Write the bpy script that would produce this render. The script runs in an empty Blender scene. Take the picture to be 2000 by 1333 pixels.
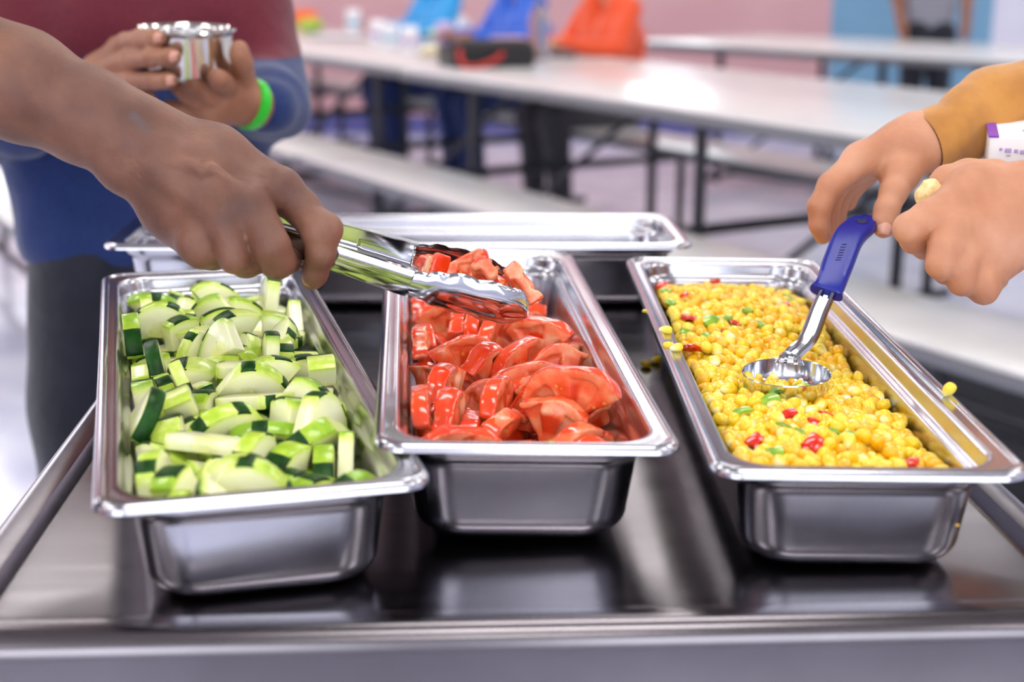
import bpy, math, random
import numpy as np
from mathutils import Vector, Matrix, Euler, Quaternion
PI = math.pi
SC = bpy.context.scene
COL = SC.collection

# ---------------- camera, world, exposure, lamps ----------------
CART_Z = 0.84                      # height of the cart top above the floor
CAM_Z = CART_Z + 0.3095
FPX = 2809.0; PITCH = math.radians(14.76); ROLL = math.radians(0.39)
_F = np.array([0, math.cos(PITCH), -math.sin(PITCH)])
_D0 = np.array([0, -math.sin(PITCH), -math.cos(PITCH)])
_R0 = np.array([1.0, 0, 0])
_X = _R0 * math.cos(ROLL) - _D0 * math.sin(ROLL)
_D = _R0 * math.sin(ROLL) + _D0 * math.cos(ROLL)
CAM = np.array([0, 0, CAM_Z])
def at(px, py, zc):
    """world point seen at pixel (px,py) at distance zc along the view axis"""
    return Vector(CAM + zc * (_F + _X * (px - 1000) / FPX + _D * (py - 666.5) / FPX))
def atz(px, py, z):
    """world point seen at pixel (px,py) at height z above the floor"""
    d = _F + _X * (px - 1000) / FPX + _D * (py - 666.5) / FPX
    return Vector(CAM + d * (z - CAM_Z) / d[2])
cam = bpy.data.cameras.new('camera'); camo = bpy.data.objects.new('camera', cam); COL.objects.link(camo)
cam.sensor_width = 36; cam.sensor_fit = 'HORIZONTAL'; cam.lens = FPX / 2000 * 36
cam.clip_start = 0.02; cam.clip_end = 60
cam.dof.use_dof = True; cam.dof.focus_distance = 0.93; cam.dof.aperture_fstop = 5.0; cam.dof.aperture_blades = 0
m = Matrix(((_X[0], -_D[0], -_F[0], CAM[0]), (_X[1], -_D[1], -_F[1], CAM[1]), (_X[2], -_D[2], -_F[2], CAM[2]), (0, 0, 0, 1)))
camo.matrix_world = m
SC.camera = camo
vs = SC.view_settings
vs.view_transform = 'Standard'; vs.look = 'None'; vs.gamma = 1; vs.exposure = 0.0; vs.use_curve_mapping = False
cy = SC.cycles
cy.use_denoising = True; cy.max_bounces = 7; cy.diffuse_bounces = 3; cy.glossy_bounces = 5; cy.transmission_bounces = 4
cy.sample_clamp_indirect = 4.0; cy.caustics_reflective = True; cy.caustics_refractive = False
w = bpy.data.worlds.new('world'); SC.world = w; w.use_nodes = True
w.node_tree.nodes['Background'].inputs[0].default_value = (0.75, 0.82, 1.0, 1)
w.node_tree.nodes['Background'].inputs[1].default_value = 0.6
CEIL = 3.6
LAMP_POWER = 10.5                  # emission of the ceiling diffusers

# ---------------- helpers ----------------
def srgb(r, g, b):
    f = lambda c: (c / 255 / 12.92) if c / 255 <= 0.04045 else ((c / 255 + 0.055) / 1.055) ** 2.4
    return (f(r), f(g), f(b), 1)
def mesh(name, verts, faces, smooth=True, mats=(), mi=None):
    me = bpy.data.meshes.new(name)
    me.from_pydata([tuple(map(float, v)) for v in verts], [], [tuple(map(int, f)) for f in faces])
    for mm in mats: me.materials.append(mm)
    if mi is not None: me.polygons.foreach_set('material_index', np.asarray(mi, dtype=np.int32))
    me.polygons.foreach_set('use_smooth', [smooth] * len(me.polygons))
    me.update()
    return me
def obj(name, me, mat=None, parent=None, loc=None, rot=None):
    o = bpy.data.objects.new(name, me); COL.objects.link(o)
    if mat is not None:
        if len(me.materials): me.materials[0] = mat
        else: me.materials.append(mat)
    if parent is not None: o.parent = parent
    if loc is not None: o.location = loc
    if rot is not None: o.rotation_euler = rot
    return o
def empty(name, loc=(0, 0, 0), rotz=0):
    o = bpy.data.objects.new(name, None); COL.objects.link(o); o.location = loc; o.rotation_euler = (0, 0, rotz)
    o.empty_display_size = 0.05
    return o
def tag(o, label=None, cat=None, group=None, kind=None):
    if label: o['label'] = label
    if cat: o['category'] = cat
    if group: o['group'] = group
    if kind: o['kind'] = kind
    return o
class MB:
    """collects simple shapes into one mesh"""
    def __init__(s): s.v = []; s.f = []
    def add(s, v, f):
        n = len(s.v); s.v += [tuple(x) for x in v]; s.f += [tuple(i + n for i in q) for q in f]; return s
    def box(s, c, d, rotz=0, bev=0.0):
        x, y, z = d[0] / 2, d[1] / 2, d[2] / 2; cs, sn = math.cos(rotz), math.sin(rotz)
        if bev <= 0:
            v = [(i * x, j * y, k * z) for k in (-1, 1) for j in (-1, 1) for i in (-1, 1)]
            f = [(0, 2, 3, 1), (4, 5, 7, 6), (0, 1, 5, 4), (2, 6, 7, 3), (0, 4, 6, 2), (1, 3, 7, 5)]
        else:
            b = min(bev, x * .99, y * .99, z * .99); v = []; f = []
            def ring(xx, yy, r, zz):
                out = []
                for (sx, sy, a0) in ((1, 1, 0), (-1, 1, 90), (-1, -1, 180), (1, -1, 270)):
                    for a in (0, 30, 60, 90):
                        t = math.radians(a0 + a); out.append((sx * (xx - r) + r * math.cos(t), sy * (yy - r) + r * math.sin(t), zz))
                return out
            rings = [ring(x - b, y - b, .3 * b, -z), ring(x - .3 * b, y - .3 * b, .8 * b, -z + .3 * b), ring(x, y, b, -z + b), ring(x, y, b, z - b), ring(x - .3 * b, y - .3 * b, .8 * b, z - .3 * b), ring(x - b, y - b, .3 * b, z)]
            for r_ in rings: v += r_
            n = 16
            for i in range(5):
                for j in range(n): f.append((i * n + j, i * n + (j + 1) % n, (i + 1) * n + (j + 1) % n, (i + 1) * n + j))
            f.append(tuple(range(n - 1, -1, -1))); f.append(tuple(5 * n + j for j in range(n)))
        v = [(c[0] + a * cs - b_ * sn, c[1] + a * sn + b_ * cs, c[2] + e) for a, b_, e in v]
        return s.add(v, f)
    def tube(s, pts, r, n=10, cap=True):
        pts = [Vector(p) for p in pts]; rs = r if isinstance(r, (list, tuple)) else [r] * len(pts)
        v = []; f = []; up = None
        for i, p in enumerate(pts):
            t = (pts[min(i + 1, len(pts) - 1)] - pts[max(i - 1, 0)]).normalized()
            if up is None: up = t.orthogonal().normalized()
            up = (up - t * up.dot(t)).normalized(); q = t.cross(up)
            for k in range(n):
                a = 2 * PI * k / n; v.append(p + (up * math.cos(a) + q * math.sin(a)) * rs[i])
        for i in range(len(pts) - 1):
            for k in range(n): f.append((i * n + k, i * n + (k + 1) % n, (i + 1) * n + (k + 1) % n, (i + 1) * n + k))
        if cap: f.append(tuple(range(n - 1, -1, -1))); f.append(tuple((len(pts) - 1) * n + k for k in range(n)))
        return s.add(v, f)
    def lathe(s, prof, c=(0, 0, 0), n=32, axis=None):
        """prof: (radius, height) pairs"""
        R = Matrix.Identity(3) if axis is None else Vector((0, 0, 1)).rotation_difference(Vector(axis)).to_matrix()
        v = []; f = []
        for r, z in prof:
            for k in range(n):
                a = 2 * PI * k / n; v.append(Vector(c) + R @ Vector((r * math.cos(a), r * math.sin(a), z)))
        for i in range(len(prof) - 1):
            for k in range(n): f.append((i * n + k, i * n + (k + 1) % n, (i + 1) * n + (k + 1) % n, (i + 1) * n + k))
        return s.add(v, f)
    def loft(s, rings, close=True, cap0=False, cap1=False):
        v = []; f = []; n = len(rings[0])
        for r_ in rings: v += list(r_)
        for i in range(len(rings) - 1):
            for k in range(n if close else n - 1): f.append((i * n + k, i * n + (k + 1) % n, (i + 1) * n + (k + 1) % n, (i + 1) * n + k))
        if cap0: f.append(tuple(range(n - 1, -1, -1)))
        if cap1: f.append(tuple((len(rings) - 1) * n + k for k in range(n)))
        return s.add(v, f)
    def build(s, name, mat=None, parent=None, smooth=True, loc=None, rot=None):
        me = mesh(name, s.v, s.f, smooth)
        o = obj(name, me, mat, parent, loc, rot)
        if smooth:
            try: me.set_sharp_from_angle(angle=math.radians(38))
            except Exception: pass
        return o
def bevel(o, w=0.003, seg=2):
    m_ = o.modifiers.new('bevel', 'BEVEL'); m_.width = w; m_.segments = seg; m_.limit_method = 'ANGLE'; m_.angle_limit = math.radians(40)
    return o

# ---- signed distance surfaces (bodies, hands, food) ----
def _np(p): return np.array(p, dtype=np.float32)
def smin(a, b, k):
    h = np.clip(0.5 + 0.5 * (b - a) / k, 0, 1)
    return b + (a - b) * h - k * h * (1 - h)
def smax(a, b, k): return -smin(-a, -b, k)
def cone(P, a, b, ra, rb):
    a = _np(a); b = _np(b); ba = b - a; L2 = max(float(ba @ ba), 1e-12)
    pa = P - a; t = np.clip(pa @ ba / L2, 0, 1)
    return np.linalg.norm(pa - t[:, None] * ba, axis=1) - (ra + (rb - ra) * t)
def ell(P, c, r, R=None):
    q = P - _np(c)
    if R is not None: q = q @ np.array(R, dtype=np.float32)
    r = _np(r); k0 = np.linalg.norm(q / r, axis=1); k1 = np.linalg.norm(q / (r * r), axis=1)
    return k0 * (k0 - 1) / np.maximum(k1, 1e-6)
def chain(P, pts, k=0.003):
    """pts: list of (point, radius); smooth chain of tapered bones"""
    d = None
    for (a, ra), (b, rb) in zip(pts[:-1], pts[1:]):
        c = cone(P, a, b, ra, rb); d = c if d is None else smin(d, c, k)
    return d
def frame(fwd, up):
    """columns: x = fwd, y = up x fwd.., z = up-ish"""
    f_ = Vector(fwd).normalized(); u = Vector(up); u = (u - f_ * u.dot(f_)).normalized(); s_ = u.cross(f_)
    return np.array([[f_[i], s_[i], u[i]] for i in range(3)])
def noise3(P, s, seed=0):
    r = np.random.RandomState(seed); d = 0
    for i in range(5):
        k = r.normal(size=3); k = k / np.linalg.norm(k) * s * r.uniform(.7, 1.5)
        d = d + np.sin(P @ k.astype(np.float32) + r.uniform(0, 6.28))
    return d / 3
def nets(f, lo, hi, h):
    """naive surface nets: verts, quads of f = 0"""
    lo = np.array(lo, dtype=np.float64); hi = np.array(hi, dtype=np.float64)
    n = np.maximum(np.ceil((hi - lo) / h).astype(int) + 1, 3)
    ax = [lo[i] + h * np.arange(n[i]) for i in range(3)]
    V = np.full(tuple(n), 1.0, dtype=np.float32)
    # coarse pass keeps the fine evaluation near the surface
    B = 6
    cs = [range(0, n[i], B) for i in range(3)]
    C = np.array([[lo[0] + (i + B / 2) * h, lo[1] + (j + B / 2) * h, lo[2] + (k + B / 2) * h] for i in cs[0] for j in cs[1] for k in cs[2]], dtype=np.float32)
    dc = f(C); sel = np.abs(dc) < h * B * 1.5 + 0.004
    I = [(i, j, k) for i in cs[0] for j in cs[1] for k in cs[2]]
    for q, (i, j, k) in enumerate(I):
        if not sel[q]: V[i:i + B, j:j + B, k:k + B] = dc[q]
    todo = [I[q] for q in np.nonzero(sel)[0]]
    for s0 in range(0, len(todo), 400):
        blk = todo[s0:s0 + 400]; pts = []; sh = []
        for (i, j, k) in blk:
            a, b, c = ax[0][i:i + B], ax[1][j:j + B], ax[2][k:k + B]
            g = np.stack(np.meshgrid(a, b, c, indexing='ij'), -1); sh.append(g.shape[:3]); pts.append(g.reshape(-1, 3))
        d = f(np.concatenate(pts).astype(np.float32)); o_ = 0
        for (i, j, k), s_ in zip(blk, sh):
            m_ = s_[0] * s_[1] * s_[2]; V[i:i + B, j:j + B, k:k + B] = d[o_:o_ + m_].reshape(s_); o_ += m_
    S = V < 0
    c8 = [S[a:n[0] - 1 + a, b:n[1] - 1 + b, c:n[2] - 1 + c] for a in (0, 1) for b in (0, 1) for c in (0, 1)]
    cnt = sum(x.astype(np.int8) for x in c8); act = (cnt > 0) & (cnt < 8)
    idx = -np.ones(act.shape, dtype=np.int64); ids = np.argwhere(act); idx[act] = np.arange(len(ids))
    acc = np.zeros((len(ids), 3)); num = np.zeros(len(ids))
    cor = [(a, b, c) for a in (0, 1) for b in (0, 1) for c in (0, 1)]
    for u in range(8):
        for v in range(u + 1, 8):
            if sum(abs(cor[u][t] - cor[v][t]) for t in range(3)) != 1: continue
            a = ids + cor[u]; b = ids + cor[v]
            va = V[a[:, 0], a[:, 1], a[:, 2]]; vb = V[b[:, 0], b[:, 1], b[:, 2]]
            m_ = (va < 0) != (vb < 0); t = np.where(m_, va / np.where(m_, va - vb, 1), 0)
            acc += np.where(m_[:, None], np.array(cor[u]) + t[:, None] * (np.array(cor[v]) - np.array(cor[u])), 0); num += m_
    verts = lo + h * (ids + acc / num[:, None])
    faces = []
    for d_ in range(3):
        e1, e2 = (d_ + 1) % 3, (d_ + 2) % 3
        sl0 = [slice(None)] * 3; sl1 = [slice(None)] * 3; sl0[d_] = slice(0, -1); sl1[d_] = slice(1, None)
        A = S[tuple(sl0)]; Bm = S[tuple(sl1)]; X = np.argwhere(A != Bm)
        X = X[(X[:, e1] > 0) & (X[:, e2] > 0) & (X[:, e1] < n[e1] - 1) & (X[:, e2] < n[e2] - 1)]
        if not len(X): continue
        st = A[X[:, 0], X[:, 1], X[:, 2]]
        def g(o1, o2):
            Y = X.copy(); Y[:, e1] -= o1; Y[:, e2] -= o2; return idx[Y[:, 0], Y[:, 1], Y[:, 2]]
        q = np.stack([g(1, 1), g(0, 1), g(0, 0), g(1, 0)], 1)
        q[~st] = q[~st][:, ::-1]; faces.append(q)
    faces = np.concatenate(faces); faces = faces[(faces >= 0).all(1)]
    return verts, faces
def relax(v, f, it=2, lam=0.5):
    e = np.concatenate([f[:, [0, 1]], f[:, [1, 2]], f[:, [2, 3]], f[:, [3, 0]]]); e = np.concatenate([e, e[:, ::-1]])
    for _ in range(it):
        acc = np.zeros_like(v); c = np.zeros(len(v)); np.add.at(acc, e[:, 0], v[e[:, 1]]); np.add.at(c, e[:, 0], 1)
        v = v + lam * (acc / np.maximum(c, 1)[:, None] - v)
    return v
def bigmesh(name, v, f, smooth=True):
    me = bpy.data.meshes.new(name); v = np.asarray(v, dtype=np.float32); f = np.asarray(f, dtype=np.int32)
    me.vertices.add(len(v)); me.vertices.foreach_set('co', v.ravel())
    me.loops.add(f.size); me.loops.foreach_set('vertex_index', f.ravel())
    me.polygons.add(len(f)); me.polygons.foreach_set('loop_start', np.arange(0, f.size, f.shape[1], dtype=np.int32))
    me.update(calc_edges=True); me.polygons.foreach_set('use_smooth', [smooth] * len(f)); me.update()
    return me
def largest(v, q):
    """keep the largest connected piece"""
    lab = np.arange(len(v))
    while True:
        m_ = lab[q].min(1); new = lab.copy(); np.minimum.at(new, q.ravel(), np.repeat(m_, 4)); new = new[new]
        if (new == lab).all(): break
        lab = new
    c = np.bincount(lab[q[:, 0]]).argmax(); return sub(v, q, lab[q[:, 0]] == c)
def sub(v, q, m_):
    q = q[m_]; u, inv = np.unique(q.ravel(), return_inverse=True); return v[u], inv.reshape(q.shape)
def sdf_obj(name, f, lo, hi, h, mat, parent=None, it=2):
    v, q = nets(f, lo, hi, h); v, q = largest(v, q); v = relax(v, q, it)
    return obj(name, bigmesh(name, v, q), mat, parent)
def bounds(pts, pad):
    P = np.array([tuple(p) for p in pts]); return P.min(0) - pad, P.max(0) + pad

# ---- materials ----
def mat(name, col, rough=0.5, metal=0.0, spec=0.5, sss=0.0, sssr=(1, .4, .2), emis=None, es=1.0, coat=0.0, trans=0.0, alpha=1.0, sheen=0.0, ior=None):
    m_ = bpy.data.materials.new(name); m_.use_nodes = True; b = m_.node_tree.nodes['Principled BSDF']
    b.inputs['Base Color'].default_value = col; b.inputs['Roughness'].default_value = rough; b.inputs['Metallic'].default_value = metal
    b.inputs['Specular IOR Level'].default_value = spec
    if sss: b.inputs['Subsurface Weight'].default_value = sss; b.inputs['Subsurface Radius'].default_value = sssr; b.inputs['Subsurface Scale'].default_value = 0.006
    if emis: b.inputs['Emission Color'].default_value = emis; b.inputs['Emission Strength'].default_value = es
    if coat: b.inputs['Coat Weight'].default_value = coat; b.inputs['Coat Roughness'].default_value = 0.1
    if trans: b.inputs['Transmission Weight'].default_value = trans
    if sheen: b.inputs['Sheen Weight'].default_value = sheen
    if ior: b.inputs['IOR'].default_value = ior
    if alpha < 1: b.inputs['Alpha'].default_value = alpha
    return m_
def N(m_, t, **kw):
    n = m_.node_tree.nodes.new(t)
    for k, v in kw.items():
        if k.startswith('i_'): n.inputs[k[2:].replace('_', ' ')].default_value = v
        else: setattr(n, k, v)
    return n
def L(m_, a, b): m_.node_tree.links.new(a, b)
def bsdf(m_): return m_.node_tree.nodes['Principled BSDF']
def ramp(m_, fac, stops):
    r = N(m_, 'ShaderNodeValToRGB'); e = r.color_ramp.elements
    while len(e) < len(stops): e.new(0.5)
    for i, (p, c) in enumerate(stops): e[i].position = p; e[i].color = c
    L(m_, fac, r.inputs[0]); return r.outputs[0]
def noise_tex(m_, scale, detail=3, stretch=None, coord='Object', rough=0.5):
    tc = N(m_, 'ShaderNodeTexCoord'); n = N(m_, 'ShaderNodeTexNoise'); n.inputs['Scale'].default_value = scale; n.inputs['Detail'].default_value = detail; n.inputs['Roughness'].default_value = rough
    if stretch:
        mp = N(m_, 'ShaderNodeMapping'); mp.inputs['Scale'].default_value = stretch; L(m_, tc.outputs[coord], mp.inputs[0]); L(m_, mp.outputs[0], n.inputs[0])
    else: L(m_, tc.outputs[coord], n.inputs[0])
    return n.outputs['Fac']
def bump(m_, fac, strength=0.3, dist=0.001):
    b = N(m_, 'ShaderNodeBump'); b.inputs['Strength'].default_value = strength; b.inputs['Distance'].default_value = dist
    L(m_, fac, b.inputs['Height'])
    t = bsdf(m_).inputs['Normal']
    if t.is_linked: L(m_, t.links[0].from_socket, b.inputs['Normal'])
    L(m_, b.outputs[0], t)
def mottled(name, c1, c2, scale, rough=0.5, lo=0.35, hi=0.65, detail=3, stretch=None, **kw):
    m_ = mat(name, c1, rough, **kw)
    L(m_, ramp(m_, noise_tex(m_, scale, detail, stretch), [(lo, c1), (hi, c2)]), bsdf(m_).inputs['Base Color'])
    return m_
def steel(name, col, rough=0.22, streak=(1, 40, 1), sscale=30, var=0.12, bmp=0.05, aniso=0.0):
    m_ = mat(name, col, rough, metal=1.0)
    n = noise_tex(m_, sscale, 5, streak); mr = N(m_, 'ShaderNodeMapRange'); mr.inputs['To Min'].default_value = rough - var * .5; mr.inputs['To Max'].default_value = rough + var
    L(m_, n, mr.inputs['Value']); L(m_, mr.outputs[0], bsdf(m_).inputs['Roughness'])
    bump(m_, n, bmp, 0.0005)
    n2 = noise_tex(m_, 9, 4)
    dark = tuple(c * .78 for c in col[:3]) + (1,)
    L(m_, ramp(m_, n2, [(.35, dark), (.65, col)]), bsdf(m_).inputs['Base Color'])
    return m_

# ---------------- room ----------------
X0, X1, Y0, Y1 = -7.0, 8.0, -4.0, 10.0
WALL_Y = Y1
def structure(o): o['kind'] = 'structure'; return o
M_floor = mottled('floor_terrazzo', srgb(196, 198, 222), srgb(226, 228, 244), 3.0, 0.22, coat=0.2)
_n = noise_tex(M_floor, 140, 2)
M_pink = mottled('painted_block_pink', srgb(205, 158, 164), srgb(214, 170, 174), 2, 0.6)
M_blue = mottled('painted_block_blue', srgb(112, 158, 192), srgb(122, 168, 200), 2, 0.6)
M_pale = mottled('painted_block_pale', srgb(214, 214, 232), srgb(224, 224, 240), 2, 0.6)
M_violet = mat('baseboard_violet', srgb(96, 96, 160), 0.5)
M_ceil = mottled('ceiling_tile', srgb(148, 142, 140), srgb(162, 156, 152), 20, 0.8)
M_frame = mat('white_painted_metal', srgb(225, 225, 228), 0.4)
M_light = mat('lamp_diffuser', (1, 1, 1, 1), 0.5, emis=(1.0, .97, .93, 1), es=LAMP_POWER)
M_day = mat('daylight_pane', (1, 1, 1, 1), 0.2, emis=(.85, .92, 1.0, 1), es=3.6)
structure(MB().box(((X0 + X1) / 2, (Y0 + Y1) / 2, -0.05), (X1 - X0, Y1 - Y0, 0.1)).build('floor', M_floor, smooth=False))
structure(MB().box(((X0 + X1) / 2, (Y0 + Y1) / 2, CEIL + 0.05), (X1 - X0, Y1 - Y0, 0.1)).build('ceiling', M_ceil, smooth=False))
XP = (1583 - 1000) / FPX * 10.0 / math.cos(PITCH) * 1.0 + 0.05      # pink / blue boundary on the far wall
XQ = (1885 - 1000) / FPX * 10.0 / math.cos(PITCH) + 0.05
def wall_seg(name, a, b, m_, y=WALL_Y):
    return structure(MB().box(((a + b) / 2, y + 0.06, CEIL / 2), (b - a, 0.12, CEIL)).build(name, m_, smooth=False))
wall_seg('wall_back', X0, 2.15, M_pink)
wall_seg('wall_back_blue', 2.15, 3.25, M_blue)
wall_seg('wall_back_pale', 3.25, X1, M_pale)
structure(MB().box((X0 - 0.06, (Y0 + Y1) / 2, CEIL / 2), (0.12, Y1 - Y0, CEIL)).build('wall_left', M_pink, smooth=False))
structure(MB().box((X1 + 0.06, (Y0 + Y1) / 2, CEIL / 2), (0.12, Y1 - Y0, CEIL)).build('wall_right', M_pale, smooth=False))
structure(MB().box(((X0 + X1) / 2, Y0 - 0.06, CEIL / 2), (X1 - X0, 0.12, CEIL)).build('wall_front', M_pale, smooth=False))
structure(MB().box(((X0 + X1) / 2, WALL_Y - 0.012, 0.06), (X1 - X0, 0.02, 0.12)).build('baseboard_back', M_violet, smooth=False))
def window(i, x0, x1, z0, z1, wall='back'):
    w_ = MB(); t = .06
    cx, cz = (x0 + x1) / 2, (z0 + z1) / 2
    if wall == 'back': B = lambda a, z, sa, sz, d=.05: w_.box((a, WALL_Y - .02, z), (sa, d, sz))
    elif wall == 'front': B = lambda a, z, sa, sz, d=.05: w_.box((a, Y0 + .02, z), (sa, d, sz))
    else: B = lambda a, z, sa, sz, d=.05: w_.box((X0 + .02, a, z), (d, sa, sz))
    B(cx, z0, x1 - x0 + t, t); B(cx, z1, x1 - x0 + t, t); B(x0, cz, t, z1 - z0); B(x1, cz, t, z1 - z0); B(cx, cz, .04, z1 - z0)
    f_ = structure(w_.build('window_%d' % i, M_frame, smooth=False))
    g = MB()
    if wall == 'back': g.box((cx, WALL_Y - .012, cz), (x1 - x0 - .04, .01, z1 - z0 - .04))
    elif wall == 'front': g.box((cx, Y0 + .012, cz), (x1 - x0 - .04, .01, z1 - z0 - .04))
    else: g.box((X0 + .012, cx, cz), (.01, x1 - x0 - .04, z1 - z0 - .04))
    g.build('pane', M_day, f_, smooth=False)
window(1, 0.55, 1.25, 1.35, 2.7)
window(2, -6.2, -3.4, 1.2, 2.8)
window(3, 0.5, 3.5, 1.2, 2.8, 'left')
window(4, 4.5, 7.5, 1.2, 2.8, 'left')
window(5, -3.2, -0.2, 0.9, 2.8, 'front')
window(6, 0.6, 3.6, 0.9, 2.8, 'front')
# recessed ceiling lights: each a thing with frame and diffuser
for iy, y in enumerate((-2.6, -0.4, 1.8, 4.2, 6.6, 8.9)):
    for ix, x in enumerate((-5.0, -2.4, 0.35, 3.0, 5.8)):
        t = empty('ceiling_light', (x, y, CEIL)); 
        fr = MB()
        for (cx, cy_, sx, sy) in ((0, -.32, 1.24, .04), (0, .32, 1.24, .04), (-.62, 0, .04, .64), (.62, 0, .04, .64)): fr.box((cx, cy_, -.015), (sx, sy, .03))
        fr.build('frame', M_frame, t, smooth=False)
        MB().box((0, 0, -.008), (1.2, .6, .012)).build('diffuser', M_light, t, smooth=False)
        tag(t, 'recessed white ceiling light, %s row from the far wall, %s from the left wall' % (['sixth', 'fifth', 'fourth', 'third', 'second', 'first'][iy], ['first', 'second', 'third', 'fourth', 'fifth'][ix]), 'ceiling light', 'recessed lights in the ceiling')

# ---------------- serving cart and steel pans ----------------
M_cart = steel('cart_steel', srgb(120, 115, 119), 0.20, (1, 14, 1), 5, 0.08, 0.008)
M_pan = steel('pan_steel', srgb(202, 202, 210), 0.18, (1, 1, 1), 8, 0.08, 0.01)
def rrect(hw, hl, r, z, n=10, cx=0, cy_=0):
    out = []
    for (sx, sy, a0) in ((1, 1, 0), (-1, 1, 90), (-1, -1, 180), (1, -1, 270)):
        for k in range(n + 1):
            t = math.radians(a0 + 90 * k / n); out.append((cx + sx * (hw - r) + r * math.cos(t), cy_ + sy * (hl - r) + r * math.sin(t), z))
    return out
M_black = mat('black_rubber', srgb(28, 28, 32), 0.5)
CART = (0.0173, 0.6194, math.radians(3.4), 0.297, 0.405)      # middle of the front edge, yaw, half width, half length
def make_cart():
    fx, fy, yaw, hw, hl = CART
    t = empty('serving_cart', (fx - math.sin(yaw) * hl, fy + math.cos(yaw) * hl, 0), yaw)
    tag(t, 'stainless steel serving cart carrying the four food pans', 'cart')
    z = CART_Z; e = 0.007
    prof = [(.2, 0), (.10, 0), (.032, 0), (.027, -.0005), (.0245, e * .5), (.0220, e * .95), (.0190, e), (.0105, e), (.0075, e - .0007), (.0048, e - .0022), (.0026, e - .0046), (.0010, e - .0078), (0, e - .0125), (0, -.045), (.002, -.046), (.002, e - .010), (.028, -.003), (.05, -.004)]
    rings = [rrect(hw - i, hl - i, max(.010, .028 - i * .3), z + h, 8) for i, h in prof]
    MB().loft(rings, True, True, True).build('top_tray', M_cart, t)
    for zz in (0.46, 0.14):
        MB().loft([rrect(hw - .02, hl - .02, .02, zz + .03, 6), rrect(hw - .02, hl - .02, .02, zz, 6), rrect(hw - .05, hl - .05, .02, zz, 6)], True, False, True).build('lower_shelf', M_cart, t)
    for sx in (-1, 1):
        for sy in (-1, 1):
            MB().box((sx * (hw - .03), sy * (hl - .03), (z - .045 + .11) / 2), (.035, .035, z - .155), 0, .004).build('leg', M_cart, t)
            MB().lathe([(0, -.014), (.045, -.014), (.05, -.008), (.05, .008), (.045, .014), (0, .014)], (sx * (hw - .03), sy * (hl - .03), .05), 20, (1, 0, 0)).build('caster', M_black, t)
    return t
make_cart()
PAN_H = 0.0650
# pan profile, from lip bottom over the rim down the inside: (inset, z, corner radius)
PIN = [(0, -.0052, .016), (.0004, -.003, .0157), (.0016, -.0010, .0150), (.0034, 0, .014), (.0050, -.0004, .013), (.0060, -.0016, .0135), (.0075, -.0018, .016), (.0095, -.0018, .020),
       (.0112, -.0019, .0235), (.0122, -.0023, .0255), (.0132, -.0034, .0265), (.0138, -.0056, .0270), (.0146, -.0110, .0270), (.0152, -.0128, .0268), (.0164, -.0142, .0262), (.0178, -.0152, .0258), (.0188, -.0168, .0256), (.0194, -.0200, .0255), (.0205, -.0300, .0256), (.0225, -.0480, .0260)]
def pan_rings(off=0.0):
    r = []
    for i, z, cr in PIN: r.append((i, z, cr))
    for a in range(10, 91, 10):
        t = math.radians(a); R = .016; r.append((.0225 + R * (1 - math.cos(t)), -.048 - R * math.sin(t) * 1.0, .0260 - .006 * (1 - math.cos(t))))
    return r
def make_pan(name, label, x, y, yaw, z=0.0, tx=0.0, ty=0.0, hw=.081, hl=.265):
    t = MB(); rr = pan_rings(); zt = PAN_H
    inner = [rrect(hw - i, hl - i, max(cr if i < .02 else cr, .004), zt + zz, 16) for i, zz, cr in rr]
    th = .0009
    outer = [rrect(hw - i + th * (1 if k > 7 else 0), hl - i + th * (1 if k > 7 else 0), cr, zt + zz - th, 16) for k, (i, zz, cr) in enumerate(rr)]
    outer[0] = rrect(hw - .0012, hl - .0012, .015, zt - .0052, 16); outer[1] = rrect(hw - .0014, hl - .0014, .015, zt - .003, 16)
    t.loft(list(reversed(outer)) + inner, True, True, True)
    t.f[-1] = t.f[-1]
    o = t.build(name, M_pan, None)
    me = o.data
    o.matrix_world = pan_matrix(x, y, yaw, z, tx, ty)
    tag(o, label, 'food pan', 'stainless steel food pans')
    return o
def pan_matrix(x, y, yaw, z, tx, ty):
    R = Matrix.Rotation(yaw, 4, 'Z') @ Matrix.Rotation(math.atan(ty), 4, 'X') @ Matrix.Rotation(-math.atan(tx), 4, 'Y')
    return Matrix.Translation((x, y, CART_Z + z)) @ R
PANS = {
 'cucumber': (-0.1833, 0.8952, 0.2617, 0.0008, 0.0, 0.0),
 'tomato': (-0.0116, 0.9666, 0.0739, 0.0036, -0.0300, -0.0020),
 'corn': (0.1782, 0.9396, 0.0089, 0.0018, -0.0080, 0.0020),
}
make_pan('steel_pan', 'long deep stainless steel pan filled with cut cucumber', *PANS['cucumber'])
make_pan('steel_pan', 'long deep stainless steel pan holding diced tomatoes, middle of the three', *PANS['tomato'])
make_pan('steel_pan', 'long deep stainless steel pan heaped with corn and diced peppers', *PANS['corn'])
make_pan('steel_pan', 'empty stainless steel pan set crosswise behind the three food pans', -0.104, 1.3447, 0.0406 + PI / 2, 0.0006)

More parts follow.
